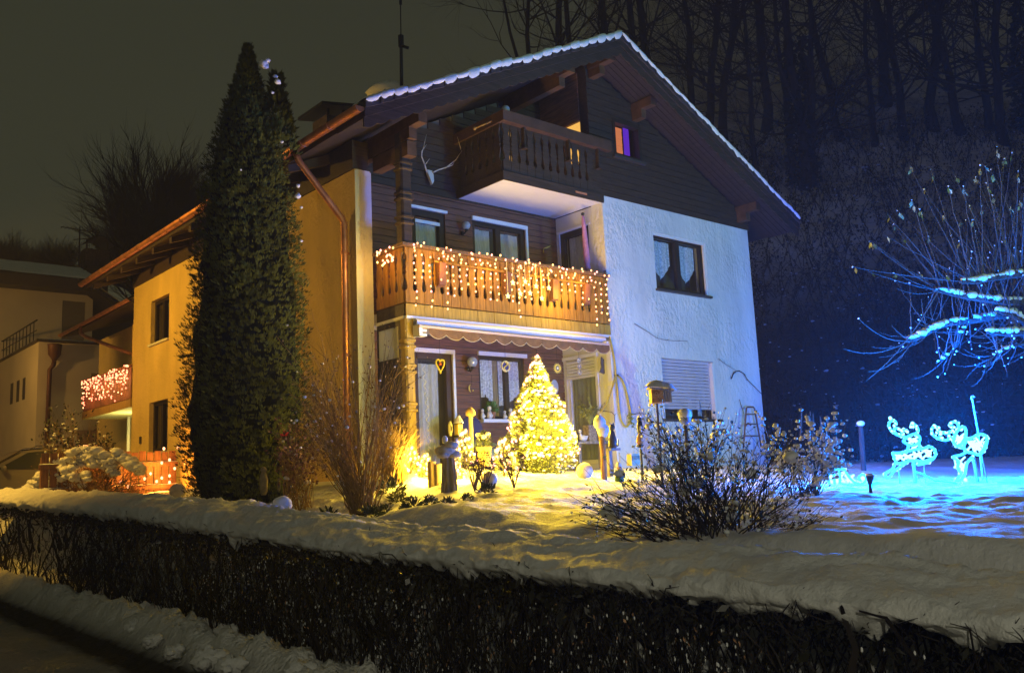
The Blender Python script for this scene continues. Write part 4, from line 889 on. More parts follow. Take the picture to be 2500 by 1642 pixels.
# neighbour's house behind it
nb = thing('neighbour_house', 'beige neighbouring house under a snow-covered low roof with brick chimney', 'house', (0, 28, -.5))
b = MB(); holed(b, 'y', 27, .3, -9, 2.74, -.6, 8.2, [(1.85,2.72,5.2,7.66)]); b.box(2.74, 3.0, 27, 36, -.6, 8.2); b.build('wall', M_beige, nb)
b = MB(); b.box(1.85, 2.72, 27.08, 27.12, 5.2, 7.66); sh = b.build('shutter', mat('grey_brown_shutter', (.20,.17,.13), .7), nb)
for k in range(24): 
    b = MB(); b.box(1.88, 2.69, 27.055, 27.08, 6.45+.05*k, 6.49+.05*k); b.build('slat', MT['grey_brown_shutter'], sh)
b = MB(); b.box(-9, 2.9, 26.2, 27.2, 7.95, 8.40); b.build('eave_board', MT['dark_sheet_metal'], nb)
b = MB(); b.grid(lambda u, v: (-9+11.95*u, 26.15+2.6*v, 8.42+.98*v+.10*min(1, .3+v*12)+.03*N(u*16, v*8, 2)), 60, 20); b.build('roof_snow', M_snow, nb, smooth=True)
b = MB(); b.prism([V(2.6,26.0,8.25), V(5.6,26.0,6.3), V(5.6,26.0,6.12), V(2.6,26.0,8.05)], (0,6,0)); b.build('side_roof', MT['dark_sheet_metal'], nb)
b = MB(); b.grid(lambda u, v: (2.6+3*u, 26.0+6*v, 8.27-1.95*u+.9*v*(1-.2*u)+.1), 12, 12); b.build('roof_snow', M_snow, nb, smooth=True)
ch = MB(); ch.box(3.10, 4.05, 28.6, 29.5, 7.5, 10.35); cho = ch.build('chimney', M_ch, nb)
for r_ in range(12):
    for k in range(5):
        b = MB(); x = 3.09+.195*k+(.09 if r_ % 2 else 0); b.box(x, min(x+.18, 4.08), 28.575, 28.605, 9.0+.112*r_, 9.1+.112*r_); b.build('brick', M_ch, cho)
b = MB(); b.grid(lambda u, v: (3.0+1.2*u, 28.4+1.3*v, 10.55+.38*math.sin(PI*u)), 12, 4); b.grid(lambda u, v: (3.0+1.2*u, 28.4+1.3*v, 10.52+.36*math.sin(PI*u)), 12, 4)
for x in (3.15,4.0): b.box(x-.03, x+.03, 28.6, 28.66, 10.3, 10.75)
b.build('chimney_cowl', MT['dark_sheet_metal'], nb)
an = thing('tv_antenna', 'spindly roof aerial beside the brick chimney of the neighbouring house', 'antenna', (2.95, 29, 9.3)); b = MB()
b.tube([V(2.95,29,9.2), V(2.95,29,11.35)], .03, 5); b.build('mast', M_black, an)
b = MB(); b.tube([V(2.2,29,11.25), V(3.75,29,11.2)], .02, 4)
for i in range(10): x = 2.25+.16*i; b.tube([V(x,28.75,11.23), V(x,29.25,11.23)], .012, 4)
b.build('boom', M_black, an)
for q in ([V(2.7,29,10.75), V(3.6,29,10.95)], [V(2.6,29,10.05), V(3.0,29,10.1)]): b = MB(); b.tube(q, .02, 4); b.build('boom', M_black, an)
# mast on the main roof
an = thing('radio_mast', 'tall thin radio mast rising behind the left roof slope into the sky', 'antenna', (1.75, 2.5, 6.9)); b = MB()
p0, p1, p2 = at('D', 933, 190, 17), at('D', 932, 95, 17), at('D', 930, -40, 17)
b.tube([p0-V(0,0,1.2), p0, p1], [.035,.035,.03], 7); b.build('mast', M_black, an); b = MB(); b.tube([p1-V(0,0,.12), p1+V(0,0,.1)], .055, 8); b.bar(p1-V(.0,0,.1), p1+V(.1,-.1,-.16), .03, .05); b.build('clamp', M_black, an)
b = MB(); b.tube([p1, p2], .011, 5); b.build('whip', M_black, an); b = MB(); p = at('D', 931, 5, 17); b.tube([p-V(0,0,.05), p+V(0,0,.05)], .03, 6); b.build('coil', M_black, an)
# distant trees left
def fuzzy(h, n, m1):
    tr = MB(); cr = MB(); tr.tube([V(0,0,-.5), V(0,0,h*.3), V(.1,0,h*.6)], [h*.03,h*.022,h*.01], 6)
    for i in range(n):
        z = h*rnd(.08,.62); a = rnd(0, 2*PI); grow(cr, V(0,0,z), V(math.cos(a), math.sin(a), rnd(.5,2.0)), h*rnd(.30,.42), h*.008, 2, 7, .45, .1, .12, 3, 3, .55)
    return tr.mesh('trunk', M_fbark), cr.mesh('crown', m1)
fp = fuzzy(10, 170, M_ftwig)
for (x, y0, y1, dep, lab) in ((352,700,385,46,'big round bare tree behind the roof of the side wing'),(15,640,560,70,'low bare treetop at the left edge above the snowy roof'),(82,640,585,75,'second low bare treetop above the snowy roof from the left edge'),(135,650,572,72,'bare treetop just left of the roof aerial'),(450,600,440,52,'bare tree peeping out left of the thuja behind the gutter')):
    p = at('D', x, y0, dep); h = (at('D', x, y1, dep)-p).length; p.z -= 2; t = thing('distant_tree', lab, 'tree', p, 'far trees behind the neighbouring houses'); s_ = (h+2)/9.6; t.scale = (s_*1.15, s_*1.15, s_); t.rotation_euler = (0,0,x*.7)
    inst('trunk', fp[0], t, p); inst('crown', fp[1], t, p)
# wooden fence with lights hung on it
M_fen = mat('fence_planks', (.20,.095,.05), .65, var=.3, vs=4, bump=.4, bs=8, stretch=(8,8,.8)); FY = 8.2
fe = thing('wooden_fence', 'low reddish plank fence with snowy rails and hung lights left of the thuja', 'fence', (-1.7, FY, -.3))
x = -3.2; k = 0
while x < -.55:
    b = MB(); zt = .74+.015*math.sin(k*3.3); b.box(x, x+.135, FY, FY+.022, -.5, zt); b.build('plank', M_fen, fe); x += .158; k += 1
for z in (.42, -.06):
    b = MB(); b.box(-3.25, -.5, FY-.05, FY, z, z+.09); b.build('rail', M_fen, fe); b = MB(); b.grid(lambda u, v: (-3.25+2.75*u, FY-.06+.055*v, z+.092+(.018+.012*N(u*30, v, 2))*math.sin(PI*min(1, v+.15))), 60, 4); b.build('rail_snow', M_snow, fe, smooth=True)
for x in (-3.2,-1.9,-.6): b = MB(); b.box(x, x+.09, FY+.022, FY+.11, -.6, .66); b.build('fence_post', M_fen, fe)
# car standing in the drive
random.seed(3)
cp = V(-2.25, 13.05, -.44); car = thing('parked_car', 'snow-dusted estate car with roof rails behind the snowy arching bush', 'car', cp)
M_car = mat('dark_car_paint', (.16,.15,.14), .22, spec=.6); M_cglass = mat('car_glass', (.035,.04,.03), .08, spec=.7)
def cx(pts, y0, y1, inset=0): # side profile -> body between two sides, roof narrower
    mb = MB(); n0 = 0
    L = [V(cp.x+x, cp.y+y0+(inset if z > .95 else 0)*(z-.95)*.55, cp.z+z) for x, z in pts]; R_ = [V(cp.x+x, cp.y+y1-(inset if z > .95 else 0)*(z-.95)*.55, cp.z+z) for x, z in pts]
    k = len(pts); mb.v = L+R_; mb.f = [tuple(range(k))[::-1], tuple(range(k, 2*k))]+[(i, (i+1) % k, k+(i+1) % k, k+i) for i in range(k)]; return mb
bodyp = [(-2.25,.32),(-2.28,.62),(-2.05,.82),(-1.15,.98),(-.35,1.42),(.3,1.49),(1.3,1.46),(1.75,1.36),(2.12,1.0),(2.25,.8),(2.25,.35),(1.75,.28),(-1.7,.28)]
cx(bodyp, -.88, .88, .45).build('body', M_car, car)
for y in (-.885+.0, ): 
    for pts in ([(-.95,1.0),(-.28,1.38),(.28,1.43),(.28,1.0)], [(.36,1.0),(.36,1.43),(1.2,1.40),(1.2,1.0)], [(1.28,1.0),(1.28,1.39),(1.65,1.30),(1.95,1.0)]):
        b = MB(); b.prism([V(cp.x+x, cp.y-.892+.45*(z-.95)*.55, cp.z+z) for x, z in pts], (0,.02,0)); b.build('side_window', M_cglass, car)
b = MB(); b.prism([V(cp.x-1.13,cp.y-.75,cp.z+1.0), V(cp.x-.40,cp.y-.62,cp.z+1.425), V(cp.x-.40,cp.y+.62,cp.z+1.425), V(cp.x-1.13,cp.y+.75,cp.z+1.0)], (-.015,0,.02)); b.build('windscreen', M_cglass, car)
for y in (-.60,.60):
    b = MB(); b.tube([V(cp.x-.2,cp.y+y,cp.z+1.47), V(cp.x-.05,cp.y+y,cp.z+1.54), V(cp.x+1.4,cp.y+y,cp.z+1.53), V(cp.x+1.6,cp.y+y,cp.z+1.43)], .018, 6); b.build('roof_rail', mat('chrome', (.6,.6,.58), .2, metal=1), car)
b = MB(); b.grid(lambda u, v: (cp.x-.35+2.0*u, cp.y-.55+1.1*v, cp.z+1.455+.05*math.sin(PI*u)+.02*N(u*5, v*5, 1)+.01), 16, 10); b.build('roof_snow', M_snow, car, smooth=True)
for x in (-1.42, 1.42):
    for y in (-.80, .80):
        b = MB(); b.tube([V(cp.x+x,cp.y+y-.1,cp.z+.32), V(cp.x+x,cp.y+y+.1,cp.z+.32)], .32, 18); wo_ = b.build('wheel', M_black, car); b = MB(); b.tube([V(cp.x+x,cp.y+y-.105,cp.z+.32), V(cp.x+x,cp.y+y+.105,cp.z+.32)], .19, 14); b.build('rim', MT['chrome'], wo_)
for y in (-.6,.6): b = MB(); b.ball((cp.x-2.18,cp.y+y,cp.z+.68), .12, 10, 6, (.6,1.3,.7)); b.build('headlight', mat('lamp_lens', (.6,.6,.6), .1), car, smooth=True)
b = MB(); b.ball((cp.x-.82,cp.y-.98,cp.z+1.02), .10, 10, 6, (.6,1,.8)); b.build('wing_mirror', M_car, car, smooth=True)
b = MB(); b.box(cp.x+.1, cp.x+.24, cp.y-.90, cp.y-.885, cp.z+.88, cp.z+.905); b.build('door_handle', MT['chrome'], car)
# snow-laden arching bush in front of the fence
random.seed(17)
bd_ = lambda tx: 19.3-(tx-60)/280*2.5
bp = at('D', 190, 1165, 17.8); bp.z = -.4; sbu = thing('snowy_bush', 'arching bush bent under clumped snow between the car and plank fence', 'bush', bp); b = MB(); tips = []
for i in range(230):
    sx_ = rnd(150,290); a = at('D', sx_, 1175, bd_(sx_)+rnd(-.5,.5)); a.z = -.5; tx = rnd(45, 345); u0 = (tx-200)/150; ty = 1045+95*u0*u0+rnd(-25, 95); e_ = at('D', tx, min(ty, 1165), bd_(tx)+rnd(-.6,.6)); m_ = a.lerp(e_, .6)+V(0,0,rnd(.1,.45)); pts = [a*(1-u)**2+m_*2*u*(1-u)+e_*u*u for u in [k/6 for k in range(7)]]
    b.tube(pts, [.010*(1-.11*k) for k in range(7)], 4, cap=False); tips += [pts[4], pts[5], pts[6]]
    for k in range(3):
        q = pts[random.randint(2,5)]; pp = [q, q+V(rnd(-.1,.1), rnd(-.1,.1), rnd(-.02,.08)), q+V(rnd(-.18,.18), rnd(-.18,.18), -rnd(.05,.2))]; b.tube(pp, [.005,.004,.002], 3, cap=False); tips.append(pp[2])
b.build('stems', M_bush, sbu)
b = MB()
for i in range(640):
    u = rnd(-1, 1); tx = 195+u*135; ty = 1040+95*abs(u)**1.8+abs(random.gauss(0, 1))*(42 if u < .1 else 14); 
    if u > .55: ty = 1050+80*(u-.5)+rnd(-8,10)
    p = at('D', tx, ty, bd_(tx)-.1+rnd(-.5,.6)); b.ball(p, rnd(.02,.095), 7, 5, (1.3,1.2,.8), .7, 2.6, i)
b.build('snow_clumps', snowmat('bush_snow', (.78,.78,.78), bs=30, bump=.5), sbu, smooth=True)['kind'] = 'stuff'
b = MB()
for i in range(1500): q = random.choice(tips); b.leaf(q+V(rnd(-.06,.06), rnd(-.06,.06), rnd(-.06,.06)), (rnd(-1,1), rnd(-1,1), rnd(-1,.2)), .022, .04)
b.build('leaves', M_lfr, sbu)['kind'] = 'stuff'
# dark shrub behind it near the side entrance
bush('dark_shrub', 'dark shrub with snow specks below the side balcony', 'D', 19.5, (130, 220, 1090), [(100,180,940,1040),(150,230,960,1050),(200,260,990,1060)], 60, .010, M_bush, M_lf, 900, .05, .08, 110, (.012,.035), 4, .1, .5)
# snow-topped log disc and stone bird near the thuja foot
dp_ = at('D', 410, 1140, 14.8); t = thing('log_disc', 'pale sawn log disc standing on edge beside the lit fence', 'log', (dp_.x, dp_.y, dp_.z-.12)); b = MB(); b.tube([dp_, dp_+V(.1,.14,0)], .115, 18); b.build('wood', mat('pale_cut_wood', (.5,.45,.32), .8, var=.2, vs=12), t)
b = MB(); b.bar(dp_+V(.05,.07,-.3), dp_+V(.05,.07,-.08), .05, .05); b.build('stake', M_bark, t)
def stone_bird(p, s, lab):
    t = thing('bird_figure', lab, 'garden figure', p); b = MB(); b.lathe(p, [(.03*s,0),(.05*s,.04*s),(.055*s,.14*s),(.06*s,.2*s),(.045*s,.27*s),(.03*s,.31*s)], 10); b.ball(p+V(0,0,.34*s), .042*s, 9, 7); b.leaf(p+V(-.03*s,-.03*s,.34*s), (-1,-.4,-.15), .025*s, .06*s, V(0,0,1)); b.ball(p+V(.02*s,.03*s,.14*s), .065*s, 8, 6, (.8,.8,1.6)); b.build('body', mat('weathered_stone', (.25,.21,.13), .9, var=.2, vs=15), t, smooth=True)
q = at('D', 613, 1150, 11.6); stone_bird(V(q.x, q.y, q.z), .95, 'upright brown bird figure in the snow at the foot of the thuja')
q = at('D', 648, 1140, 11.6); stone_bird(V(q.x, q.y, q.z), .42, 'tiny bird figure on the snow right of the upright bird figure')
q = at('D', 655, 1172, 10.2); b = MB(); b.ball(q, .10, 14, 9, (1.2,1,1), .15, 2, 4); tag(b.build('snowball', M_snow, smooth=True, at=q), 'round lump of bluish snow just behind the hedge below the rockery', 'snow lump')
# ================================================================= LIGHTS, REINDEER, ORNAMENTS
random.seed(41)
M_wire = mat('dark_wire', (.02,.025,.015), .6)
M_bulb = emat('warm_bulb', (1, .36, .15), 5.5); M_bulbp = emat('pink_bulb', (1, .34, .26), 5.5); M_bulby = emat('yellow_bulb', (1, .58, .16), 5.5)
def bulbmesh(r, m, nm):
    b = MB(); b.ball((0,0,0), r, 6, 4, (1,1,1.25)); return b.mesh(nm, m, True)
B1, B2, B3 = bulbmesh(.016, M_bulb, 'bulb'), bulbmesh(.016, M_bulbp, 'bulb'), bulbmesh(.016, M_bulby, 'bulb')
BS = bulbmesh(.019, emat('red_orange_bulb', (1,.21,.10), 4.2), 'bulb'); BF = bulbmesh(.028, M_bulb, 'bulb')
# icicle lights on the big balcony
ic = thing('icicle_lights', 'warm icicle string lights draped over the big wooden balcony railing', 'string lights', (2.3, -.1, 3.5)); wb = MB()
top = [V(-.12, .62-.1*i, 3.55-.02*(i % 2)) for i in range(7)]+[V(.15*i, -.12-.02*(i % 3), 3.60-.012*i % .05) for i in range(32)]
wb.tube(top, .004, 3)
pts = []
for i in range(78):                                     # the dense band along the handrail
    x = 4.62*random.random(); pts.append(V(x, -.13+rnd(-.02,.02), 3.58+rnd(-.16,.05)-.0*x))
for i in range(26): pts.append(V(-.12+rnd(-.02,.02), rnd(.0,.62), rnd(3.33,3.60)))
x = .12
while x < 4.6:
    L = random.choice((.45,.6,.78,.88,.7,.5)); k = int(L/.11); q = [V(x, -.12, 3.55)]
    if 2.85 < x < 3.75: k = min(k, 3)
    for j in range(1, k+1): p = V(x+rnd(-.02,.02), -.12+rnd(-.015,.015), 3.52-.115*j+rnd(-.02,.02)); q.append(p); pts.append(p)
    if len(q) > 1: wb.tube(q, .0025, 3)
    x += rnd(.13,.19)
wb.build('wire', M_wire, ic)
for i, p in enumerate(pts[:290]): inst('bulb', (B1, B2, B3, B1)[i % 4], ic, p)
for x in (.5, 1.6, 2.7, 3.8): light(ic, (x, -.34, 3.28), (1,.50,.03), 19, .12)
light(ic, (-.45, .3, 3.3), (1,.45,.05), 13, .12)
st = thing('star_lights', 'eight glowing yellow stars hanging on threads down the balcony front', 'string lights', (3.2, -.16, 3.4)); wb = MB()
sm_ = MB(); sp = []
for k in range(10): a = PI/2+k*PI/5; r = .052 if k % 2 == 0 else .024; sp.append(V(r*math.cos(a), -.008, r*math.sin(a)))
sm_.prism(sp, (0,.016,0)); SM = sm_.mesh('star', emat('star_glow', (1,.72,.22), 4.0))
for (x, y) in ((1350,860),(1393,745),(1458,840),(1500,735),(1543,835),(1595,775),(1645,880),(1705,790)):
    p = onY('c5', x, y, -.17); inst('star', SM, st, p); wb.tube([V(p.x, -.17, 3.52), p+V(0,0,.05)], .006, 4)
wb.build('thread', mat('pale_thread', (.7,.6,.3), .7), st)['kind'] = 'stuff'
light(st, (3.2, -.42, 3.02), (1,.62,.04), 40, .1)
light(st, (2.6, -.22, 3.0), (1,.60,.015), 620, .12, spot=((-1.2, -5.0, -.5), 105, .6))  # extra beam added to spread yellow light over the lawn
# holders for flower boxes on the balcony front
b = MB(); b.bar((.5,-.11,3.35), (4.3,-.11,3.35), .03, .025); fb = P(b, 'flower_box_rail', M_balc, balo)
for x in (.58, 1.98, 3.10, 3.92): b = MB(); b.prism([V(x,-.05,3.34), V(x,-.16,3.34), V(x,-.13,2.98), V(x,-.05,2.95)], (.13,0,0)); P(b, 'box_bracket', mat('bracket_brown', (.16,.07,.04), .6, var=.2, vs=6), fb)
# side balcony lights, fence lights
sl = thing('net_lights', 'dense pinkish net of lights covering the side balcony of the rear wing', 'string lights', (-.45, 13.6, 2.7)); wb = MB()
for y in [DD+.05+.135*i for i in range(29)]: wb.tube([V(-.455, y, 3.06), V(-.455, y, 2.4)], .004, 3)
wb.build('wire', M_wire, sl)
for i in range(225):
    y = DD+.05+3.95*random.random(); z = 3.08-abs(random.gauss(0,.36)); z = max(z, 2.22+rnd(0,.3)) if z > 2.2 else rnd(2.4,3.05)
    inst('bulb', BS if i % 3 else B1, sl, V(-.47, y, z))
for y in (12.3, 13.5, 14.8): light(sl, (-.75, y, 2.75), (1,.35,.10), 16, .15)
fl = thing('fence_lights', 'sparse orange lights strung across the reddish plank fence', 'string lights', (-1.3, FY-.1, .3)); fp_ = [(385,1042),(418,1040),(380,1075),(398,1068),(380,1110),(398,1105),(398,1120),(425,1130),(368,1118),(435,1078),(325,1098),(340,1112),(428,1142),(285,1120),(302,1130),(354,1100),(410,1088),(440,1105)]
wb = MB(); pp = []
for (x, y) in fp_: p = onY('D', x-4, y, FY-.09); pp.append(p); inst('bulb', BF, fl, p)
pp.sort(key=lambda v: -v.z); 
for i in range(0, len(pp)-1): wb.tube([pp[i], (pp[i]+pp[i+1])/2-V(0,0,.03), pp[i+1]], .003, 3)
wb.build('wire', M_wire, fl)
light(fl, (-1.0, FY-.32, .40), (1,.36,.04), 30, .1); light(fl, (-.9, FY-.32, .02), (1,.36,.04), 26, .1); light(fl, (-1.7, FY-.32, .15), (1,.36,.04), 24, .1)
lp_ = onY('D', 395, 1160, FY-.3); t = thing('lantern', 'glowing box lantern at the foot of the reddish plank fence', 'lantern', (lp_.x, lp_.y, lp_.z-.1)); b = MB(); b.box(lp_.x-.11, lp_.x+.11, lp_.y-.08, lp_.y+.08, lp_.z-.06, lp_.z+.05); b.build('glass', emat('lantern_glow', (1,.45,.06), 3), t)
b = MB(); b.box(lp_.x-.13, lp_.x+.13, lp_.y-.10, lp_.y+.10, lp_.z-.10, lp_.z-.06); b.box(lp_.x-.13, lp_.x+.13, lp_.y-.10, lp_.y+.10, lp_.z+.05, lp_.z+.07); b.build('casing', M_fen, t)
# ---- Christmas tree
CB = V(1.36, -1.5, lawn_z(1.36, -1.5)-.03); xt = thing('christmas_tree', 'small conifer wrapped in glowing warm lights on the snowy terrace', 'tree', CB)
CP = [(0,.26),(.12,.42),(.35,.50),(.62,.50),(.80,.43),(1.0,.36),(1.2,.25),(1.4,.17),(1.62,.09),(1.80,.015)]
b = MB(); b.tube([CB, CB+V(0,0,.6), CB+V(0,0,1.7)], [.05,.035,.008], 7); b.build('trunk', M_bark, xt)
def clump(a, z): return 1+.30*N(math.cos(a)*2.4, math.sin(a)*2.4, z*3.2)+.16*N(math.cos(a)*6, math.sin(a)*6, z*8)
cr = MB()
for i in range(9000):
    z = 1.8*(1-random.random()**.72); a = rnd(0, 2*PI); r = prof(CP, z)*clump(a, z)*(1-.45*random.random()**2); c = CB+V(r*math.cos(a), r*math.sin(a), z)
    cr.leaf(c, V(math.cos(a)*1.0+rnd(-.7,.7), math.sin(a)+rnd(-.7,.7), rnd(-.3,.9)), rnd(.012,.022), rnd(.035,.07))
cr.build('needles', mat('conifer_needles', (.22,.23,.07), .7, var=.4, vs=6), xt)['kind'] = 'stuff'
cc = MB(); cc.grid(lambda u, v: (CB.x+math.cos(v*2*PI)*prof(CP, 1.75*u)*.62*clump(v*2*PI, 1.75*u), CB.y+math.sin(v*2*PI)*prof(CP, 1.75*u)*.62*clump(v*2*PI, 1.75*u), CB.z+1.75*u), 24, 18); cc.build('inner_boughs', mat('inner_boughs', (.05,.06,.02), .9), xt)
sb_ = MB()
for i in range(420):
    z = 1.72*(1-random.random()**.8); a = rnd(0, 2*PI); r = prof(CP, z)*clump(a, z)*1.0; sb_.ball(CB+V(r*math.cos(a), r*math.sin(a), z), rnd(.012,.034), 6, 4, (1.3,1.3,.7), .4, 3, i)
sb_.build('snow_bits', M_snow, xt, smooth=True)['kind'] = 'stuff'
ts = thing('tree_lights', 'long string of warm lights spiralling round the small Christmas tree', 'string lights', CB+V(0,0,.1)); q = []
for i in range(270):
    u = i/269; z = .10+1.70*u**.9; a = 2*PI*(7.2*u)*1.0+rnd(-.1,.1); r = prof(CP, z)*clump(a, z)*1.03+.012; z += .04*math.sin(a*2+1)+rnd(-.02,.02); p = CB+V(r*math.cos(a), r*math.sin(a), z); q.append(p); inst('bulb', (B2, B2, B3, B2)[i % 4], ts, p, sc=(1.15,)*3)
b = MB(); b.tube(q, .0035, 3); b.build('wire', M_wire, ts)
for (dx, dy, z, e_) in ((-.65,-.55,.40,34),(.05,-.75,.75,30),(-.52,-.40,1.1,20),(.62,-.35,.40,26),(-.1,-.30,1.5,10)): light(ts, CB+V(dx,dy,z), (1,.68,.035), e_*6.2, .12)
light(ts, CB+V(-.16,-.20,1.45), (1,.62,.015), 460, .10, spot=((-1.6, -5.2, -.5), 120, .6))  # added spot carrying more warm light down towards the hedge
# ---- small lit cones beside it
def litcone(k, yb, yt, dep, w, lab, nb):
    p = at('k1', k, yb, dep); p.z = lawn_z(p.x, p.y)-.02; h = (at('k1', k, yt, dep)-at('k1', k, yb, dep)).length
    t = thing('lit_dwarf_conifer', lab, 'plant', p, 'lit dwarf conifers on the terrace'); b = MB(); b.tube([p, p+V(0,0,h*.9)], [.02,.006], 5); b.build('trunk', M_bark, t); b = MB()
    for i in range(900): z = h*random.random()**1.3; a = rnd(0, 2*PI); r = w*(1-z/h)**.8*rnd(.5,1.05); b.leaf(p+V(r*math.cos(a), r*math.sin(a), z), (math.cos(a)+rnd(-.6,.6), math.sin(a)+rnd(-.6,.6), rnd(-.2,.8)), .014, .045)
    b.build('needles', MT['conifer_needles'], t)['kind'] = 'stuff'; q = []
    for i in range(nb): u = i/nb; z = h*(.04+.95*u); a = u*2*PI*5+rnd(-.3,.3); r = w*(1-u*.93)**.8*1.08; s_ = p+V(r*math.cos(a), r*math.sin(a), z); q.append(s_); inst('bulb', (B2, B3)[i % 2], t, s_, sc=(1.3,)*3)
    b = MB(); b.tube(q, .003, 3); b.build('wire', M_wire, t); light(t, p+V(-.12,-w-.15,h*.35), (1,.62,.05), 55, .08)
litcone(960, 1370, 1030, 12.0, .20, 'lit dwarf conifer directly left of the Christmas tree', 46)
litcone(625, 1350, 1000, 12.3, .17, 'tallest thin lit conifer behind the tall mushroom post', 44)
litcone(150, 1380, 1140, 11.9, .20, 'lit dwarf conifer at the foot of the golden grass clump', 34)
litcone(545, 1395, 1235, 11.6, .12, 'low lit conifer just right of the grey stump mushroom', 26)
litcone(285, 1390, 1190, 11.8, .13, 'smallest lit conifer between the grass clump and mushroom stump', 24)
# ---- blue LED reindeer, sleigh, poles
M_led = emat('blue_led_tube', (.03,.36,1.0), 4.6); M_ledw = emat('cyan_white_led', (.25,.8,1.0), 3.6); M_rod = mat('metal_rod', (.45,.5,.55), .35, metal=.6)
DK = CR_.cross(CU_)*-1
def led(name, lab, cat, dep, paths, rods, lpos, power, gap=.07, dots=(), fill=()):
    base = at('k3', *rods[0][1], dep); t = thing(name, lab, cat, base, None); pts_ = []
    for nm, pts, r in paths:
        b = MB()
        for sgn in ((-1, 1) if nm not in ('antler', 'curl') else (-.35,)):
            q = [at('k3', x, y, dep+sgn*gap) for x, y in pts]; 
            s_ = []                                  # smooth the outline
            for i in range(len(q)-1):
                p0, p1, p2, p3 = q[max(i-1,0)], q[i], q[i+1], q[min(i+2, len(q)-1)]
                for k in range(4): u = k/4; s_.append(.5*((2*p1)+(-p0+p2)*u+(2*p0-5*p1+4*p2-p3)*u*u+(-p0+3*p1-3*p2+p3)*u**3))
            s_.append(q[-1]); b.tube(s_, r, 6)
        if nm not in ('antler', 'curl'):
            for (x, y) in pts[::2]: b.tube([at('k3', x, y, dep-gap), at('k3', x, y, dep+gap)], r*.8, 5)
        b.build(nm, M_led, t)
        for q_ in s_[::2]: pts_.append(q_+V(rnd(-.012,.012), rnd(-.012,.012), rnd(-.012,.012)))
    if fill:
        b = MB()
        for (x0, y0, x1, y1) in fill: b.tube([at('k3', x0, y0, dep-gap), at('k3', x1, y1, dep+gap)], .012, 5); b.tube([at('k3', x1, y0, dep+gap), at('k3', x0, y1, dep-gap)], .012, 5)
        
        for (x0, y0, x1, y1) in fill:
            for k in range(3): b.tube([at('k3', rnd(x0,x1), rnd(y0,y1), dep-gap*rnd(-1,1)), at('k3', rnd(x0,x1), rnd(y0,y1), dep+gap*rnd(-1,1)), at('k3', rnd(x0,x1), rnd(y0,y1), dep+gap*rnd(-1,1))], .013, 5)
        b.build('glow_fill_tubes', M_ledw, t)['kind'] = 'stuff'  # tubes added to fill the outlines with glow
    for (a, c, r) in rods:
        b = MB(); p, q = at('k3', *a, dep), at('k3', *c, dep); q.z = min(q.z, lawn_z(q.x, q.y)-.04); b.tube([p, q], r, 6); b.build('stake', M_rod, t)
    b = MB()
    for q_ in pts_: b.ball(q_, .017, 6, 4)
    b.build('led_points', M_ledw, t)['kind'] = 'stuff'
    for (x, y) in dots: b = MB(); b.ball(at('k3', x, y, dep-.02), .024, 8, 6); b.build('led_tip', M_ledw, t)
    for (x, y, dd) in lpos: light(t, at('k3', x, y, dep+dd), (.0,.15,1), power*.8, .12)
    q_ = at('k3', *lpos[0][:2], dep); light(t, q_+V(.15,0,.05), (.0,.10,1), power*7.0, .12, spot=(q_+V(6,-.6,.6), 125, .7)); light(t, q_+V(-.12,-.1,.1), (.0,.22,1), power*1.6, .12, spot=(q_+V(-5,-3.2,-.7), 110, .7))  # added aimed beams throwing more blue on the slope and lawn
R1 = .017
led('led_reindeer', 'left leaping reindeer of glowing blue rope light on stakes', 'light figure', 11.6,
  [('antler',[(1215,650),(1140,630),(1080,590),(1055,540),(1070,500),(1105,495),(1125,515),(1110,535)],R1),('curl',[(1140,630),(1110,600),(1105,575),(1130,565),(1155,580)],R1),('curl',[(1190,630),(1180,600),(1200,580),(1225,590),(1235,605)],R1),('antler',[(1310,620),(1335,590),(1320,550),(1285,525),(1270,545),(1280,560)],R1),
   ('head',[(1190,690),(1230,650),(1300,620),(1350,650),(1340,700),(1290,730),(1240,720),(1190,690)],R1),('neck',[(1240,720),(1235,770),(1215,800)],R1),('neck',[(1340,700),(1350,745),(1385,765)],R1),
   ('body',[(1090,800),(1150,800),(1220,790),(1300,770),(1380,760),(1440,740),(1490,770),(1500,820),(1460,870),(1380,880),(1280,870),(1200,890),(1140,900),(1110,860),(1090,800)],R1),
   ('foreleg',[(1120,890),(1090,950),(1020,1000),(1050,1040),(1100,980),(1150,940),(1230,890)],R1),('hind_leg',[(1470,850),(1400,880),(1330,915),(1440,890)],R1)],
  [((1290,880),(1310,1125),.022),((1145,950),(1165,1140),.008),((1390,910),(1400,1130),.008)], ((1180,780,-.30),(1300,560,.1),(1420,690,-.3)), 520,
  dots=((1068,470),(1280,520),(1015,1005),(1440,890),(1095,805)), fill=((1120,820,1200,870),(1200,810,1290,860),(1290,790,1380,860),(1380,770,1470,850),(1240,650,1330,710),(1260,720,1340,780)))
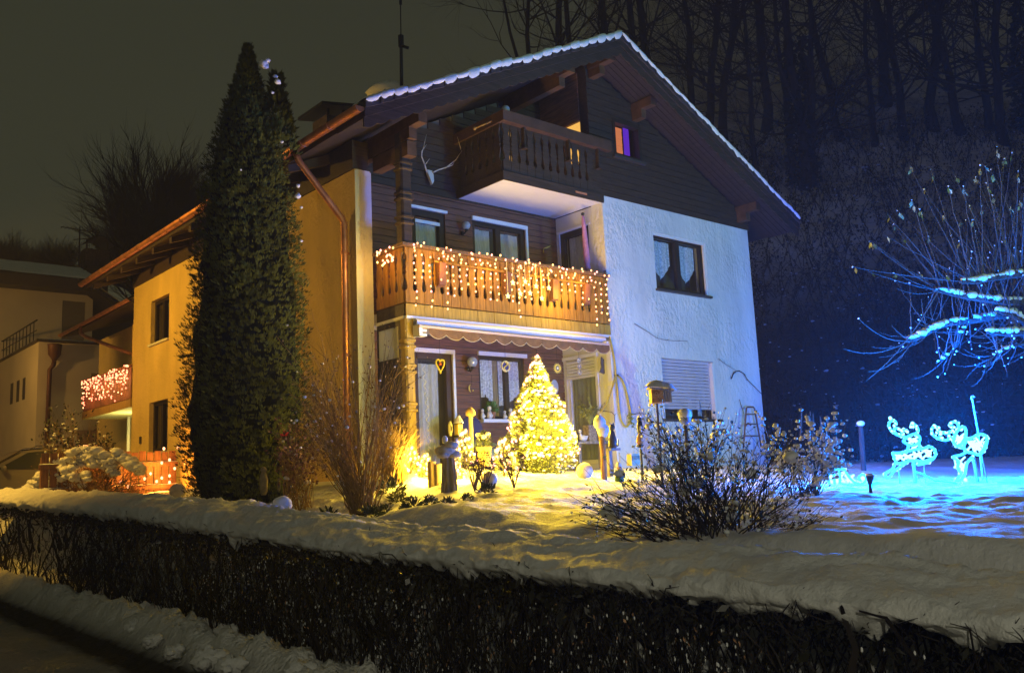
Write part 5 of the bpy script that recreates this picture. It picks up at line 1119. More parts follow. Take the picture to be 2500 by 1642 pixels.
led('led_reindeer', 'right upright reindeer of glowing blue rope light beside the hooked pole', 'light figure', 11.2,
  [('antler',[(1660,650),(1600,680),(1520,660),(1470,620),(1465,570),(1490,550),(1525,565),(1530,590),(1510,600)],R1),('curl',[(1560,665),(1540,630),(1570,605),(1595,620)],R1),('curl',[(1630,660),(1625,610),(1660,590),(1680,615)],R1),('antler',[(1720,560),(1710,520),(1680,505),(1640,520),(1645,545),(1670,550)],R1),
   ('head',[(1670,690),(1690,620),(1740,560),(1780,560),(1790,620),(1770,680),(1720,740),(1680,710),(1670,690)],R1),('neck',[(1780,650),(1800,670),(1840,665)],R1),('neck',[(1740,745),(1770,760),(1800,790)],R1),
   ('body',[(1800,670),(1860,650),(1920,620),(1980,640),(1990,700),(1960,780),(1910,820),(1860,800),(1800,790),(1770,740),(1800,670)],R1),
   ('foreleg',[(1800,790),(1740,820),(1665,840),(1720,880),(1710,940),(1740,1000),(1700,1060),(1740,1060),(1780,1000),(1800,900),(1850,840)],R1),('hind_leg',[(1930,800),(1960,760),(1985,690)],R1)],
  [((1860,840),(1910,1120),.022),((1940,820),(2000,1120),.008),((1770,950),(1755,1120),.008)], ((1700,780,-.30),(1850,580,-.2),(1700,480,.1)), 520,
  dots=((1488,545),(1745,575),(1985,645),(1700,1050),(1785,1055)), fill=((1690,620,1770,690),(1700,660,1760,720),(1800,680,1880,780),(1880,650,1970,760),(1860,700,1940,800),(1680,840,1780,940),(1720,900,1790,1000)))
led('led_sleigh', 'small sleigh of glowing blue rope light on the snow right of the shrubs', 'light figure', 11.8,
  [('side_rail',[(470,1020),(490,1100)],R1),('side_rail',[(530,1000),(540,1110)],R1),('side_rail',[(585,960),(590,1110)],R1),('top_rail',[(470,1020),(520,965),(580,955),(640,960)],R1),('back',[(640,960),(660,1010),(720,1075),(780,1100)],R1),
   ('runner',[(490,1105),(600,1125),(700,1130),(800,1095),(835,1060),(835,1025),(800,1008),(770,1035),(785,1065)],R1)],
  [((600,1110),(600,1150),.012),((740,1110),(740,1150),.012)], ((620,960,-.3),(760,960,-.3)), 160, gap=.12, fill=((490,1010,580,1100),(560,970,640,1090),(640,1010,720,1110),(780,1020,830,1060)))
b = MB(); cpts = [at('k3', x, y, 11.45) for x, y in ((1310,980),(1400,1010),(1500,1070),(1600,1075),(1700,1090))]; b.tube(cpts, .009, 5); tag(b.build('power_cable', mat('grey_cable', (.4,.42,.45), .6), at=cpts[2]), 'cable running between the two glowing blue reindeer', 'cable')
hp = at('k3', 1955, 1120, 11.9); t = thing('hooked_pole', 'thin garden pole with a curled hook behind the right reindeer', 'pole', hp); b = MB(); b.tube([hp-V(0,0,.1), at('k3', 1905, 600, 11.9), at('k3', 1852, 300, 11.9)], .011, 6); b.build('shaft', M_rod, t); b = MB(); b.tube([at('k3', x, y, 11.9) for x, y in ((1852,300),(1840,280),(1842,262),(1855,258),(1866,270))], .011, 6); b.build('hook', M_rod, t)
pp_ = at('k3', 806, 915, 16); t = thing('garden_post', 'slim post with a round snow-capped top behind the blue sleigh', 'post', pp_); b = MB(); b.tube([pp_-V(0,0,.3), at('k3', 786, 530, 16)], [.05,.04], 7); b.build('shaft', M_bark, t); b = MB(); b.ball(at('k3', 785, 520, 16), .075, 9, 6, (1,1,.7)); b.build('cap', M_snow, t, smooth=True)
sp_ = at('k3', 890, 1250, 9.6); sp_.z = lawn_z(sp_.x, sp_.y); t = thing('solar_lamp', 'unlit dark solar path light stuck in the snow before the sleigh', 'lamp', sp_); q0, q1 = at('k3', 875, 1100, 9.6), at('k3', 873, 1012, 9.6)
b = MB(); b.tube([sp_-V(0,0,.1), q0], .018, 7); b.build('stake', M_black, t); b = MB(); b.tube([q0, q1], [.022,.045], 10); b.build('lamp_head', M_black, t); b = MB(); b.ball(q1, .047, 10, 6, (1,1,.45)); b.build('snow_cap', M_snow, t, smooth=True)
# bare stalks left of the post
for i, (x, y0, y1) in enumerate(((225,560,370),(310,620,405),(335,600,420),(405,620,450),(470,600,445))):
    b = MB(); p = at('k3', x-15, y0+120, 13.5); b.tube([p, at('k3', x+rnd(-6,6), (y0+y1)/2, 13.5), at('k3', x-5, y1, 13.5)], [.015,.012,.006], 5); tag(b.build('garden_stake', M_bark, at=p), '%s of the thin canes standing behind the blue-lit shrub' % ('leftmost', 'second from the left', 'middle', 'second from the right', 'rightmost')[i], 'cane', 'canes behind the blue-lit shrub')
# ---- snow-laden pruned apple tree, right edge
random.seed(77)
AD = 12.3; tr0 = at('k5', 2050, 1560, AD+.4); tr0.z = lawn_z(tr0.x, tr0.y); at_ = thing('apple_tree', 'snow-laden pruned apple tree with long bare whips at the right edge', 'tree', tr0)
hub = at('k5', 1960, 1160, AD+.3); b = MB(); b.tube([tr0-V(0,0,.2), tr0.lerp(hub, .5)+V(.05,0,0), hub, at('k5', 1900, 900, AD+.3)], [.13,.11,.10,.06], 9); b.build('trunk', M_bark, at_)
BG = [[(1960,900),(1790,775),(1660,790),(1550,810),(1450,830),(1360,830)],[(1960,1000),(1800,960),(1650,960),(1520,945),(1400,930),(1290,905),(1180,880)],[(1960,1160),(1700,1040),(1560,1060),(1420,1085),(1320,1095),(1240,1115),(1160,1155),(1080,1200),(1000,1220)],[(1960,1160),(1790,1160),(1650,1168),(1540,1162)],[(1960,1160),(1790,1105),(1720,1050),(1600,1020)],[(1420,1085),(1360,1160),(1350,1230),(1290,1300),(1200,1365)],[(1960,1160),(1800,1230),(1650,1270),(1580,1310),(1510,1420)]]
snw = MB(); bases = []
for k, L in enumerate(BG):
    n_ = len(L); q = [at('k5', x, y, AD+.3*(1-i/(n_-1))+(k % 3-1)*.35*(i/(n_-1))) for i, (x, y) in enumerate(L)]; b = MB(); r0 = .065 if k < 5 else .026; b.tube(q, [r0*(1-.65*i/(n_-1)) for i in range(n_)], 6); b.build('bough', M_bark, at_)
    for i in range(n_-1):
        m_ = int((q[i+1]-q[i]).length/.045)+1
        for j in range(m_):
            u = j/m_; c = q[i].lerp(q[i+1], u); bases.append((c, k))
            if k < 5 and random.random() < .85: snw.ball(c+V(rnd(-.02,.02), rnd(-.02,.02), .035), rnd(.016,.058)*(1.15 if i < n_-2 else .9), 8, 6, (1.3,1.3,.8), .35, 2.2, i*7+j)
            elif random.random() < .3: snw.ball(c+V(0,0,.012), rnd(.016,.036), 6, 5, (1.3,1.2,.8), .4, 2, j)
TIPS = [(1025,60),(1165,90),(1310,100),(1280,200),(1380,200),(1490,60),(1525,70),(1560,90),(1530,180),(1120,220),(1090,350),(1040,290),(870,370),(920,450),(945,360),(760,570),(780,570),(750,760),(650,730),(690,1070),(590,1270),(750,1420),(740,1480),(910,1120),(1750,300),(1650,20),(1700,-20),(1740,100),(1690,330),(1460,140),(1440,420),(1150,530),(1090,770),(1270,790),(1360,430),(1230,380),(1600,-60),(1780,250),(1420,330),(860,520),(980,540),(920,770),(1500,330),(1570,260),(1350,560),(1660,540)]
wm = MB(); lm = MB(); dn = MB()
def whip(p0, p3, sag, r, leafy):
    r *= 1.2
    m_ = p0.lerp(p3, .55)+V(0,0,sag); pts = [p0*(1-u)**2+m_*2*u*(1-u)+p3*u*u+V(random.gauss(0,.006), random.gauss(0,.006), 0) for u in [k/7 for k in range(8)]]; pts[-1] = p3
    wm.tube(pts, [r*(1-.72*k/7) for k in range(8)], 4, cap=False)
    if leafy:
        for k in range(random.choice((2,2,3,1))): lm.leaf(p3.lerp(pts[-2], rnd(0,.5)), (rnd(-.6,.6), rnd(-.6,.6), -1), rnd(.04,.06), rnd(.07,.10))
    if random.random() < .5: dn.ball(p3, rnd(.007,.014), 5, 4)
for (x, y) in TIPS:
    d_ = AD+rnd(-.4,.4); p3 = at('k5', x, y, d_)
    c = min(random.sample(bases, 60), key=lambda c_: (c_[0]-p3).length*(1+rnd(0,.6))+ (3 if c_[0].z > p3.z+.1 and y < 1000 else 0))[0]; whip(c, p3, (-.05 if y < 1000 else -.22), .0085, y < 800)
for i in range(130):
    c, k = random.choice(bases); up = rnd(.25, 1.0); p3 = c+V(rnd(-.35,.2), rnd(-.35,.35), up if i % 4 else -rnd(.05,.4)); whip(c, p3, rnd(-.05,.1), .006, False)
for i in range(60):
    c, k = random.choice(bases[len(bases)//3:]); p3 = c+CR_*-rnd(.1,.7)+V(0,0,rnd(-.45,.1)); whip(c, p3, -.12, .006, False)
wm.build('whips', mat('pale_whip_bark', (.075,.06,.055), .6, var=.2, vs=9), at_)['kind'] = 'stuff'; lm.build('last_leaves', mat('pale_leaf', (.30,.34,.16), .5, var=.4, vs=14), at_)['kind'] = 'stuff'
dn.build('snow_tips', M_snow, at_)['kind'] = 'stuff'; snw.build('snow_load', M_snow, at_, smooth=True)['kind'] = 'stuff'
# ================================================================= ORNAMENTS ON HOUSE AND TERRACE
random.seed(55)
M_ylw = mat('yellow_wood', (.62,.48,.10), .6, var=.1, vs=8); M_cream = mat('cream_ceramic', (.72,.70,.62), .35); M_grey = mat('grey_wood', (.24,.22,.19), .9, var=.35, vs=9, bump=.7, bs=14, stretch=(4,4,.6))
M_tan = mat('tan_cap', (.42,.30,.13), .6, var=.2, vs=9)
def gp(c, x, y, dep): p = at(c, x, y, dep); p.z = lawn_z(p.x, p.y)-.01; return p
SCL = dict(heart_ornament=.70, yin_yang_disc=.66, sun_wreath=.60, ring_mobile=.68, moon_ornament=.8)
def hang(p, ztop, t, r=.0035): s_ = SCL.get(t.name, 1); t.scale = (s_,)*3; ztop = p.z+(ztop-p.z)/s_; b = MB(); b.tube([p, V(p.x, p.y, ztop)], r, 4); b.build('hanging_cord', M_wire, t)
# stag skull with antlers on the dark upper wall
sk = onY('c3', 1440, 1490, DR-.05); t = thing('stag_skull', 'bleached stag skull with wide antlers on the dark upper wall', 'trophy', sk); b = MB()
b.prism([sk+V(-.055,-.02,.12), sk+V(.055,-.02,.12), sk+V(.06,-.05,.03), sk+V(.035,-.09,-.10), sk+V(0,-.09,-.17), sk+V(-.035,-.09,-.10), sk+V(-.06,-.05,.03)][::-1], (0,.06,.0)); b.ball(sk+V(0,0,.06), .055, 10, 8, (1,.8,1)); b.build('skull', mat('bone_white', (.72,.70,.66), .5), t)
ant = mat('antler_horn', (.45,.40,.34), .5)
for L in ([(1415,1450),(1395,1380),(1365,1300),(1365,1250),(1410,1185)], [(1470,1450),(1520,1425),(1600,1400),(1690,1330),(1750,1240)]):
    b = MB(); q = [onY('c3', x, y, DR-.10-.10*i/4) for i, (x, y) in enumerate(L)]; b.tube(q, [.016,.014,.012,.009,.004], 7)
    br = [((1395,1380),(1440,1320)),((1365,1270),(1385,1200),(1410,1090))] if L[0][0] < 1440 else [((1600,1400),(1660,1380),(1675,1350)),((1745,1245),(1725,1180),(1705,1110))]
    for B_r in br: q = [onY('c3', x, y, DR-.16) for x, y in B_r]; b.tube(q, [.010-.006*i/(len(q)-1) for i in range(len(q))], 6)
    b.build('antler', ant, t, smooth=True)
# globe wall lamps, unlit
def globe(c, x, y, yy, r, lab, foot=V(0,.12,-.12)):
    p = onY(c, x, y, yy); t = thing('globe_lamp', lab, 'lamp', p); b = MB(); b.ball(p, r, 16, 10); b.build('globe', mat('smoked_globe', (.34,.37,.38), .12, spec=.8), t, smooth=True)
    b = MB(); b.tube([p-V(0,0,r*.9), p+V(0,0,-r*1.3)], .035, 8); b.tube([p+V(0,0,-r*1.3), p+V(0,.06,-r*1.7), p+foot], .015, 6); b.ball(p+foot, .045, 8, 6); b.build('bracket', M_black, t)
globe('c5', 988, 250, DR-.16, .08, 'unlit glass globe lamp on the plank wall between balcony door and window')
globe('k1', 685, 437, DR-.16, .097, 'facetted glass globe lamp between terrace door and window')
globe('D', 1175, 255, .0, .08, 'unlit globe lamp on the corner of the top balcony rail', V(.0,.02,-.14))
p = onY('c3', 1870, 1030, .35); b = MB(); b.tube([p, onY('c3', 2130, 920, .1)], .018, 6); b.ball(p, .035, 8, 6); tag(b.build('curtain_pole', M_balc, smooth=True, at=p), 'wooden pole with a white end knob sticking out left of the top balcony', 'pole')
# closed pink parasol leaning in the balcony corner
p0, p1 = onY('c5', 2045, 650, .25), onY('c5', 1998, 150, .25); t = thing('closed_parasol', 'rolled-up pink parasol leaning upright in the balcony corner', 'parasol', V(p0.x, p0.y, 2.62)); b = MB(); d_ = p1-p0
b.tube([p0+d_*u for u in (0,.06,.12,.2,.5,.8,.93,.97)], [.035,.06,.05,.065,.058,.042,.032,.02], 10); b.build('cloth', mat('pink_cloth', (.45,.20,.33), .85, var=.2, vs=8), t, smooth=True); b = MB(); b.tube([p0+d_*.97, p1], [.018,.03], 8); b.ball(p1, .036, 8, 6); b.tube([p0-V(0,0,.9), p0], .02, 6); b.build('pole', M_black, t)
p = onY('c5', 1660, 450, DR-.03); b = MB(); b.tube([p+V(0,0,-.09), p, p+V(.18,-.02,.08)], [.004,.008,.004], 4); b.leaf(p, (-.3,0,-1), .05, .12); b.leaf(p, (1,0,.35), .03, .2); tag(b.build('wall_charm', M_ylw, at=p), 'small pale twig charm pinned to the plank wall left of the balcony side door', 'ornament')
p = onY('c5', 2190, 660, -.02); b = MB(); b.tube([p-V(0,0,.12), p], .012, 6); b.ball(p+V(0,0,.03), .03, 8, 6, (1,1,.5)); b.bar(p+V(-.09,0,-.09), p+V(.07,0,-.05), .03, .03); tag(b.build('rail_lantern', M_black, at=p), 'small dark fitting with a snow cap at the right end of the balcony rail', 'lamp')
# awning under the balcony
aw = thing('awning', 'rolled white-cased awning with scalloped brown valance under the balcony', 'awning', (2.3, -.1, 2.3)); b = MB()
b.grid(lambda u, v: (.12+4.3*u, -.06+.075*math.cos(2*PI*v), 2.335-.01*u+.055*math.sin(2*PI*v)), 6, 12); b.build('case', M_white, aw, smooth=True)
b = MB(); b.bar((.10,-.20,2.245), (4.42,-.20,2.215), .05, .035); b.build('front_bar', mat('awning_bar', (.62,.48,.40), .5), aw)
M_val = mat('brown_awning_cloth', (.17,.095,.045), .85, var=.15, vs=14)
nv = 12
for i in range(nv):
    xa, xb = .28+(4.40-.28)*i/nv, .28+(4.40-.28)*(i+1)/nv; n_ = 10; zt = 2.232-.030*(i/nv); b = MB()
    def fn(u, v, xa=xa, xb=xb, zt=zt): x = xa+(xb-xa)*u; return (x, -.205+.012*math.sin(x*14)-.01*v, zt-(.09+.075*math.sin(PI*u)**.8)*v)
    b.grid(fn, n_, 3); b.build('valance_scallop', M_val, aw, smooth=True); b = MB(); b.tube([V(*fn(k/n_, 1)) for k in range(n_+1)], .006, 4); b.build('valance_piping', mat('pale_piping', (.5,.42,.28), .8), aw)
for x in (.14, 4.38): b = MB(); b.box(x-.03, x+.03, -.2, .05, 2.10, 2.28); b.build('end_bracket', M_white, aw)
b = MB(); b.box(.12, .26, -.19, -.05, 2.10, 2.14); b.box(.12, .26, -.19, -.05, 2.17, 2.21); b.build('hinge_arm', M_white, aw)['kind'] = 'stuff'
# hanging ornaments below the awning
def ring(c, r, rr, n=28, sc=(1,1)): return [c+V(r*math.cos(2*PI*k/n)*sc[0], 0, r*math.sin(2*PI*k/n)*sc[1]) for k in range(n+1)]
HY = .05
p = onY('k1', 407, 455, HY); t = thing('heart_ornament', 'yellow wooden heart with long drop point hanging before the terrace door', 'ornament', p)
hp_ = lambda s: [p+V(s*.0105*16*math.sin(a)**3*.72, 0, s*.0105*(13*math.cos(a)-5*math.cos(2*a)-2*math.cos(3*a)-math.cos(4*a))*(1.0 if math.cos(a) > -.4 else 1.5)*.8) for a in [2*PI*k/40 for k in range(41)]]
b = MB(); q = hp_(1.0); b.tube(q, .022, 6); b.build('frame', M_ylw, t, smooth=True); b = MB(); b.ball(p+V(0,0,.0), .04, 10, 7); b.build('red_ball', mat('red_gloss', (.45,.08,.03), .2), t, smooth=True); hang(p+V(0,0,.11), 2.2, t)
p = onY('k1', 974, 474, HY); t = thing('yin_yang_disc', 'round cream ring with a swirled blue and gold glass inlay hanging before the window', 'ornament', p); b = MB(); b.tube(ring(p, .13, 0), .022, 7); b.build('ring', mat('cream_ring', (.62,.55,.28), .6), t, smooth=True)
b = MB(); b.tube([p+V(.055*math.sin(2*PI*k/16)*(1), -.005, .11-.22*k/16) for k in range(17)], .02, 6); b.build('swirl', M_ylw, t, smooth=True); b = MB(); b.tube([p+V(0,.004,0), p+V(0,.012,0)], .12, 24); b.build('glass', mat('deep_blue_glass', (.03,.035,.16), .12, spec=.7), t); hang(p+V(0,0,.13), 2.2, t)
p = onY('k1', 1424, 492, HY); t = thing('sun_wreath', 'golden sunburst wreath with a dark flower centre hanging right of the Christmas tree', 'ornament', p); b = MB(); b.tube(ring(p, .10, 0), .028, 7); b.build('ring', M_ylw, t, smooth=True)
for k in range(16): a = 2*PI*k/16; b = MB(); b.leaf(p+V(.11*math.cos(a), 0, .11*math.sin(a)), (math.cos(a), 0, math.sin(a)), .035, .065, V(0,1,0)); b.build('ray', M_ylw, t)
b = MB(); b.tube([p+V(0,0,0), p+V(0,.01,0)], .075, 16); b.build('centre', mat('dark_green_glass', (.04,.06,.05), .2), t); b = MB()
for k in range(8): a = 2*PI*k/8; b.leaf(p+V(0,-.012,0), (math.cos(a), 0, math.sin(a)), .025, .06, V(0,1,0))
b.build('flower', M_cream, t); hang(p+V(0,0,.13), 2.15, t)
p = onY('k1', 1612, 475, HY); t = thing('ring_mobile', 'string of three patterned ceramic rings hanging before the white shutter', 'ornament', p)
for dz in (.16, 0, -.16): c = p+V(0,0,dz); b = MB(); b.tube(ring(c, .055, 0, 16), .02, 6); b.build('ring', mat('grey_ceramic', (.30,.30,.32), .4, var=.4, vs=30), t, smooth=True); b = MB(); b.ball(c, .02, 8, 6); b.build('bead', M_cream, t)
hang(p+V(0,0,.22), 2.2, t)
p = onX('k1', 1806, 470, A_-.05); t = thing('cat_silhouette', 'dark sitting cat cut-out climbing the white corner post', 'ornament', p); b = MB(); cat_ = [(-.02,.17),(.03,.12),(.06,.13),(.07,.05),(.06,-.06),(.08,-.12),(.03,-.16),(-.10,-.13),(-.06,-.09),(-.03,-.02),(-.04,.06),(-.03,.10)]
b.prism([p+V(x*.9,-.03,z)for x, z in cat_], (0,.02,0)); b.build('body', mat('dark_slate_paint', (.07,.07,.09), .5), t)
p = onY('k1', 682, 665, DR-.06); t = thing('moon_ornament', 'small golden crescent moon hanging below the facetted globe lamp', 'ornament', p); b = MB(); b.tube([p+V(.06*math.cos(a)-.02, 0, .09*math.sin(a)) for a in [1.9+2.6*k/12 for k in range(13)]], [.004+.016*math.sin(PI*k/12) for k in range(13)], 6); b.ball(p+V(.03,0,-.05), .022, 8, 6); b.build('crescent', M_ylw, t, smooth=True); hang(p+V(0,0,.06), p.z+.26, t)
p = onY('k1', 1240, 330, HY); b = MB(); b.tube([p, p-V(0,0,.4)], .006, 4); tag(b.build('hanging_cord', M_wire, at=p), 'thin cord hanging behind the Christmas tree top', 'cord')
p = onY('k1', 262, 470, DR-.14); t = thing('twisted_icicle', 'long pale twisted spiral streamer hanging inside the terrace door', 'ornament', p); b = MB(); b.tube([p+V(.025*math.cos(k*.9)+.0012*k*1.0, .02*math.sin(k*.9), -.021*k) for k in range(70)], .007, 4); b.build('spiral', mat('pale_spiral', (.72,.70,.5), .3), t, smooth=True)
p = onY('k1', 400, 650, .3); p = onY('k1', 1400, 655, DR-.03); t = thing('oval_mirror', 'pale oval plaque on the plank wall half hidden by the Christmas tree', 'ornament', p); b = MB(); b.ball(p, .13, 16, 8, (.8,.12,1.15)); b.build('plaque', mat('pale_plaque', (.45,.55,.6), .3), t, smooth=True)
# things on the window sill
SY = DR-.08; 
def fig(x, s, lab, dark=False):
    p = V(onY('k1', x, 900, SY).x, SY, .93); t = thing('sill_figure', lab, 'ornament', p); b = MB(); b.lathe(p, [(.03*s,0),(.05*s,.03*s),(.045*s,.10*s),(.025*s,.15*s)], 9); b.ball(p+V(0,0,.19*s), .042*s, 9, 7); b.ball(p+V(.02,-.01,.06*s), .04*s, 8, 6, (1.3,1,.8)); b.build('body', M_cream, t, smooth=True); b = MB(); b.leaf(p+V(0,-.03*s,.19*s), (.2,-1,-.2), .02, .035*s); b.build('beak', M_ylw, t)
fig(775, .8, 'white figure at the left end of the window sill'); fig(835, 1.05, 'taller white figure beside the green plant on the sill'); fig(968, .7, 'small white bird figure right of the window mullion on the sill'); fig(1018, .9, 'white figure at the right end of the sill beside the Christmas tree')
p = V(onY('k1', 845, 880, DR+.10).x, DR+.06, .99); t = thing('potted_plant', 'green leafy pot plant behind the left window pane', 'plant', p); b = MB(); b.lathe(p-V(0,0,.04), [(.05,0),(.07,.12)], 12); b.build('pot', mat('terracotta', (.35,.15,.08), .8), t); b = MB()
for i in range(260): a = rnd(0,2*PI); e_ = rnd(-.1,1.3); d = V(math.cos(a)*math.cos(e_), .25*math.sin(a)*math.cos(e_), math.sin(e_)); b.leaf(p+V(0,0,.1)+d*rnd(.02,.14), d+V(0,0,-.2), .02, .09)
b.build('leaves', mat('fresh_green', (.05,.16,.03), .5, var=.4, vs=9), t)['kind'] = 'stuff'
# garden chair with blue cushion and striped throw
p = gp('k1', 760, 1250, 13.6); p = V(onY('k1', 755, 1000, .55).x, .55, 0); t = thing('garden_chair', 'low garden chair with dark blue cushion and green striped throw below the window', 'chair', p); b = MB()
b.box(p.x-.27, p.x+.27, .30, .36, .36, .40); b.box(p.x-.27, p.x+.27, .80, .86, .36, .40)
for x in (-.27, .23):
    for y in (.30, .82): b.box(p.x+x, p.x+x+.04, y, y+.04, -.1, .36)
b.build('frame', M_dwood, t)['kind'] = 'stuff'; b = MB(); b.ball((p.x,.82,.72), .26, 14, 10, (1,.35,.85)); b.build('cushion', mat('dark_blue_cloth', (.03,.035,.11), .85), t, smooth=True)
m = mat('green_striped_throw', (.10,.22,.17), .9, col2=(.42,.48,.38), vs=9, stretch=(9,.4,.4)); b = MB(); b.grid(lambda u, v: (p.x-.27+.56*u, .27+.5*v, .45+.05*math.sin(u*7)-(.25*(1-v)**3)), 14, 8); b.build('throw', m, t, smooth=True)
# terrace figures and planters
def stake_lantern(x, yb, yt, dep, lab, leafy):
    p = gp('k1', x, yb, dep); q = at('k1', x, yt, dep); t = thing('garden_stake_lantern', lab, 'lantern', p); b = MB(); b.tube([p-V(0,0,.1), q-V(0,0,.1)], .010, 5); b.build('stake', M_black, t)
    if leafy: b = MB(); b.ball(q, .10, 8, 6, (.55,.55,1.15)); b.build('bud', mat('pale_green_glaze', (.42,.42,.25), .35), t, smooth=True); b = MB(); b.ball(q+V(0,-.05,0), .045, 7, 5, (.5,.3,1)); b.build('opening', M_black, t)
    else:
        b = MB(); b.box(q.x-.07, q.x+.07, q.y-.07, q.y+.07, q.z-.12, q.z+.04); b.build('glass', mat('yellow_lantern_glass', (.65,.5,.06), .3), t); b = MB(); b.lathe(q, [(.13,.04),(.13,.055),(.015,.19),(.008,.27)], 4); b.box(q.x-.1, q.x+.1, q.y-.1, q.y+.1, q.z-.15, q.z-.12); b.build('roof', M_black, t); b = MB(); b.lathe(q, [(.135,.055),(.12,.075),(.03,.17)], 6); b.build('snow_cap', M_snow, t, smooth=True)
stake_lantern(497, 1240, 1000, 12.6, 'egg-shaped pale lantern on a stake left of the yellow lantern', True); stake_lantern(570, 1230, 985, 12.8, 'yellow house-shaped lantern on a stake left of the tall mushroom', False)
p = gp('k1', 676, 1250, 12.6); q = at('k1', 676, 890, 12.6); t = thing('mushroom_post', 'tall slender wooden mushroom with pale stem and tan cap', 'garden figure', p); b = MB(); b.tube([p-V(0,0,.05), q], [.07,.055], 12); b.build('stem', mat('pale_stem', (.62,.58,.40), .7, var=.15, vs=7, bump=.3, bs=10, stretch=(4,4,.5)), t, smooth=True); b = MB(); b.lathe(q, [(.06,-.03),(.135,-.01),(.14,.015),(.11,.06),(.05,.095),(.01,.10)], 16); b.build('cap', M_tan, t, smooth=True)
p = gp('k1', 482, 1445, 10.9); q = at('k1', 470, 1225, 10.9); t = thing('mushroom_stump', 'weathered grey stump mushroom with wide snowy shell cap', 'garden figure', p); b = MB(); hs = q.z-p.z
b.grid(lambda u, v: (p.x+math.cos(2*PI*v)*(.15-.05*u)*(1+.16*math.sin(v*2*PI*7)+.08*N(v*9, u*3, 2)), p.y+math.sin(2*PI*v)*(.15-.05*u)*(1+.16*math.sin(v*2*PI*7)), p.z-.05+(hs+.08)*u), 8, 56); b.build('stump', M_grey, t, smooth=True)
for k, (dx, dz, r) in enumerate(((-.05,.05,.19),(.11,.00,.15),(-.15,-.01,.11),(.02,.11,.14))):
    b = MB(); b.ball(q+V(dx, -.03*k, dz), r, 16, 9, (1.15,1,.38), .12, 2.5, k); b.build('shell_cap', mat('shell_cap_grey', (.50,.46,.36), .8, var=.25, vs=14), t, smooth=True)
b = MB(); c = at('k1', 435, 1092, 10.9); b.ball(c, .055, 12, 8); b.tube([c-V(0,0,.12), c], .02, 6); b.build('knob', M_snow, t, smooth=True)
for i, (x, y, h, lab) in enumerate(((335,1400,.42,'tall yellow-lit log post behind the grey stump mushroom'),(385,1405,.33,'shorter yellow-lit log post against the grey stump mushroom'))):
    p = gp('k1', x, y, 11.4); b = MB(); b.grid(lambda u, v: (p.x+.075*math.cos(2*PI*v)*(1+.12*math.sin(v*44)), p.y+.075*math.sin(2*PI*v), p.z-.05+h*u), 5, 24); b.tube([p+V(0,0,h-.06), p+V(0,0,h-.045)], .07, 12); tag(b.build('log_post', mat('split_log', (.45,.34,.14), .8, var=.3, vs=9, bump=.5, bs=10, stretch=(4,4,.5)), smooth=True, at=p), lab, 'log')
p = gp('k1', 790, 1300, 12.4); q = at('k1', 790, 1165, 12.4); t = thing('planter_pot', 'yellow-lit plant pot with a bushy snow-dusted cushion plant', 'plant pot', p); b = MB(); b.lathe(V(p.x,p.y,q.z), [(.13,-.28),(.17,-.02),(.19,0),(.17,.01)], 16); b.build('pot', mat('ochre_pot', (.50,.36,.10), .7), t, smooth=True); b = MB()
for i in range(500): a = rnd(0,2*PI); e_ = rnd(0,1.5); d = V(math.cos(a)*math.cos(e_), math.sin(a)*math.cos(e_), math.sin(e_)); b.leaf(q+d*rnd(.08,.22), d+V(rnd(-.5,.5), rnd(-.5,.5), 0), .022, .05)
b.build('foliage', MT['evergreen_tuft_leaf'], t)['kind'] = 'stuff'
for i in range(9): a = rnd(0,2*PI); b = MB(); b.ball(q+V(.13*math.cos(a), .13*math.sin(a), .10+rnd(0,.1)), .05, 7, 5, (1.3,1.3,.6), .4, 2, i); b.build('snow_bit', M_snow, t, smooth=True)
def snowball(c, x, yb, r, dep, lab): p = gp(c, x, yb, dep)+V(0,0,r*.9); b = MB(); b.ball(p, r, 20, 12); tag(b.build('glass_ball', mat('frosted_ball', (.72,.70,.58), .35), smooth=True, at=p), lab, 'garden ball')
snowball('k1', 1657, 1325, .118, 12.6, 'large pale frosted ball lying in the snow right of the Christmas tree'); snowball('k1', 835, 1420, .10, 11.0, 'pale frosted ball half hidden behind dried flowers near the stump mushroom')
# driftwood trunk with snow caps, black cat, bench, white duck, gnome
p = gp('k1', 1822, 1350, 12.2); q = at('k1', 1808, 1050, 12.2); t = thing('driftwood_trunk', 'upright orange-brown branch trunk crowned with two lumps of snow', 'stump', p); b = MB(); b.tube([p-V(0,0,.05), p.lerp(q,.5)+V(.02,0,0), q], [.085,.065,.08], 10); b.tube([q-V(0,0,.1), at('k1',1780,1000,12.2)], [.05,.04], 7); b.tube([q-V(0,0,.1), at('k1',1850,1030,12.2)], [.05,.035], 7); b.build('trunk', mat('orange_bark', (.32,.17,.07), .85, var=.35, vs=9, bump=.8, bs=12, stretch=(3,3,.6)), t, smooth=True)
for (x, y, r) in ((1782,965,.14),(1828,1030,.13),(1880,1010,.06)): b = MB(); b.ball(at('k1', x, y, 12.2), r, 14, 9, (1.1,1,.75), .2, 2.2, x); b.build('snow_cap', M_snow, t, smooth=True)
p = at('k1', 1905, 1185, 12.3); t = thing('cat_figure', 'black sitting cat figure on a plank beside the driftwood trunk', 'garden figure', p); b = MB(); b.lathe(p, [(.07,0),(.10,.04),(.085,.16),(.055,.27),(.03,.33)], 12); b.ball(p+V(-.01,-.02,.37), .062, 12, 8); b.tube([p+V(.07,0,.02), p+V(.16,0,.05), p+V(.17,0,.16)], [.02,.018,.01], 6)
for s_ in (-1,1): b.leaf(p+V(-.01+.035*s_,-.02,.40), (.25*s_,0,1), .04, .07, V(0,1,0))
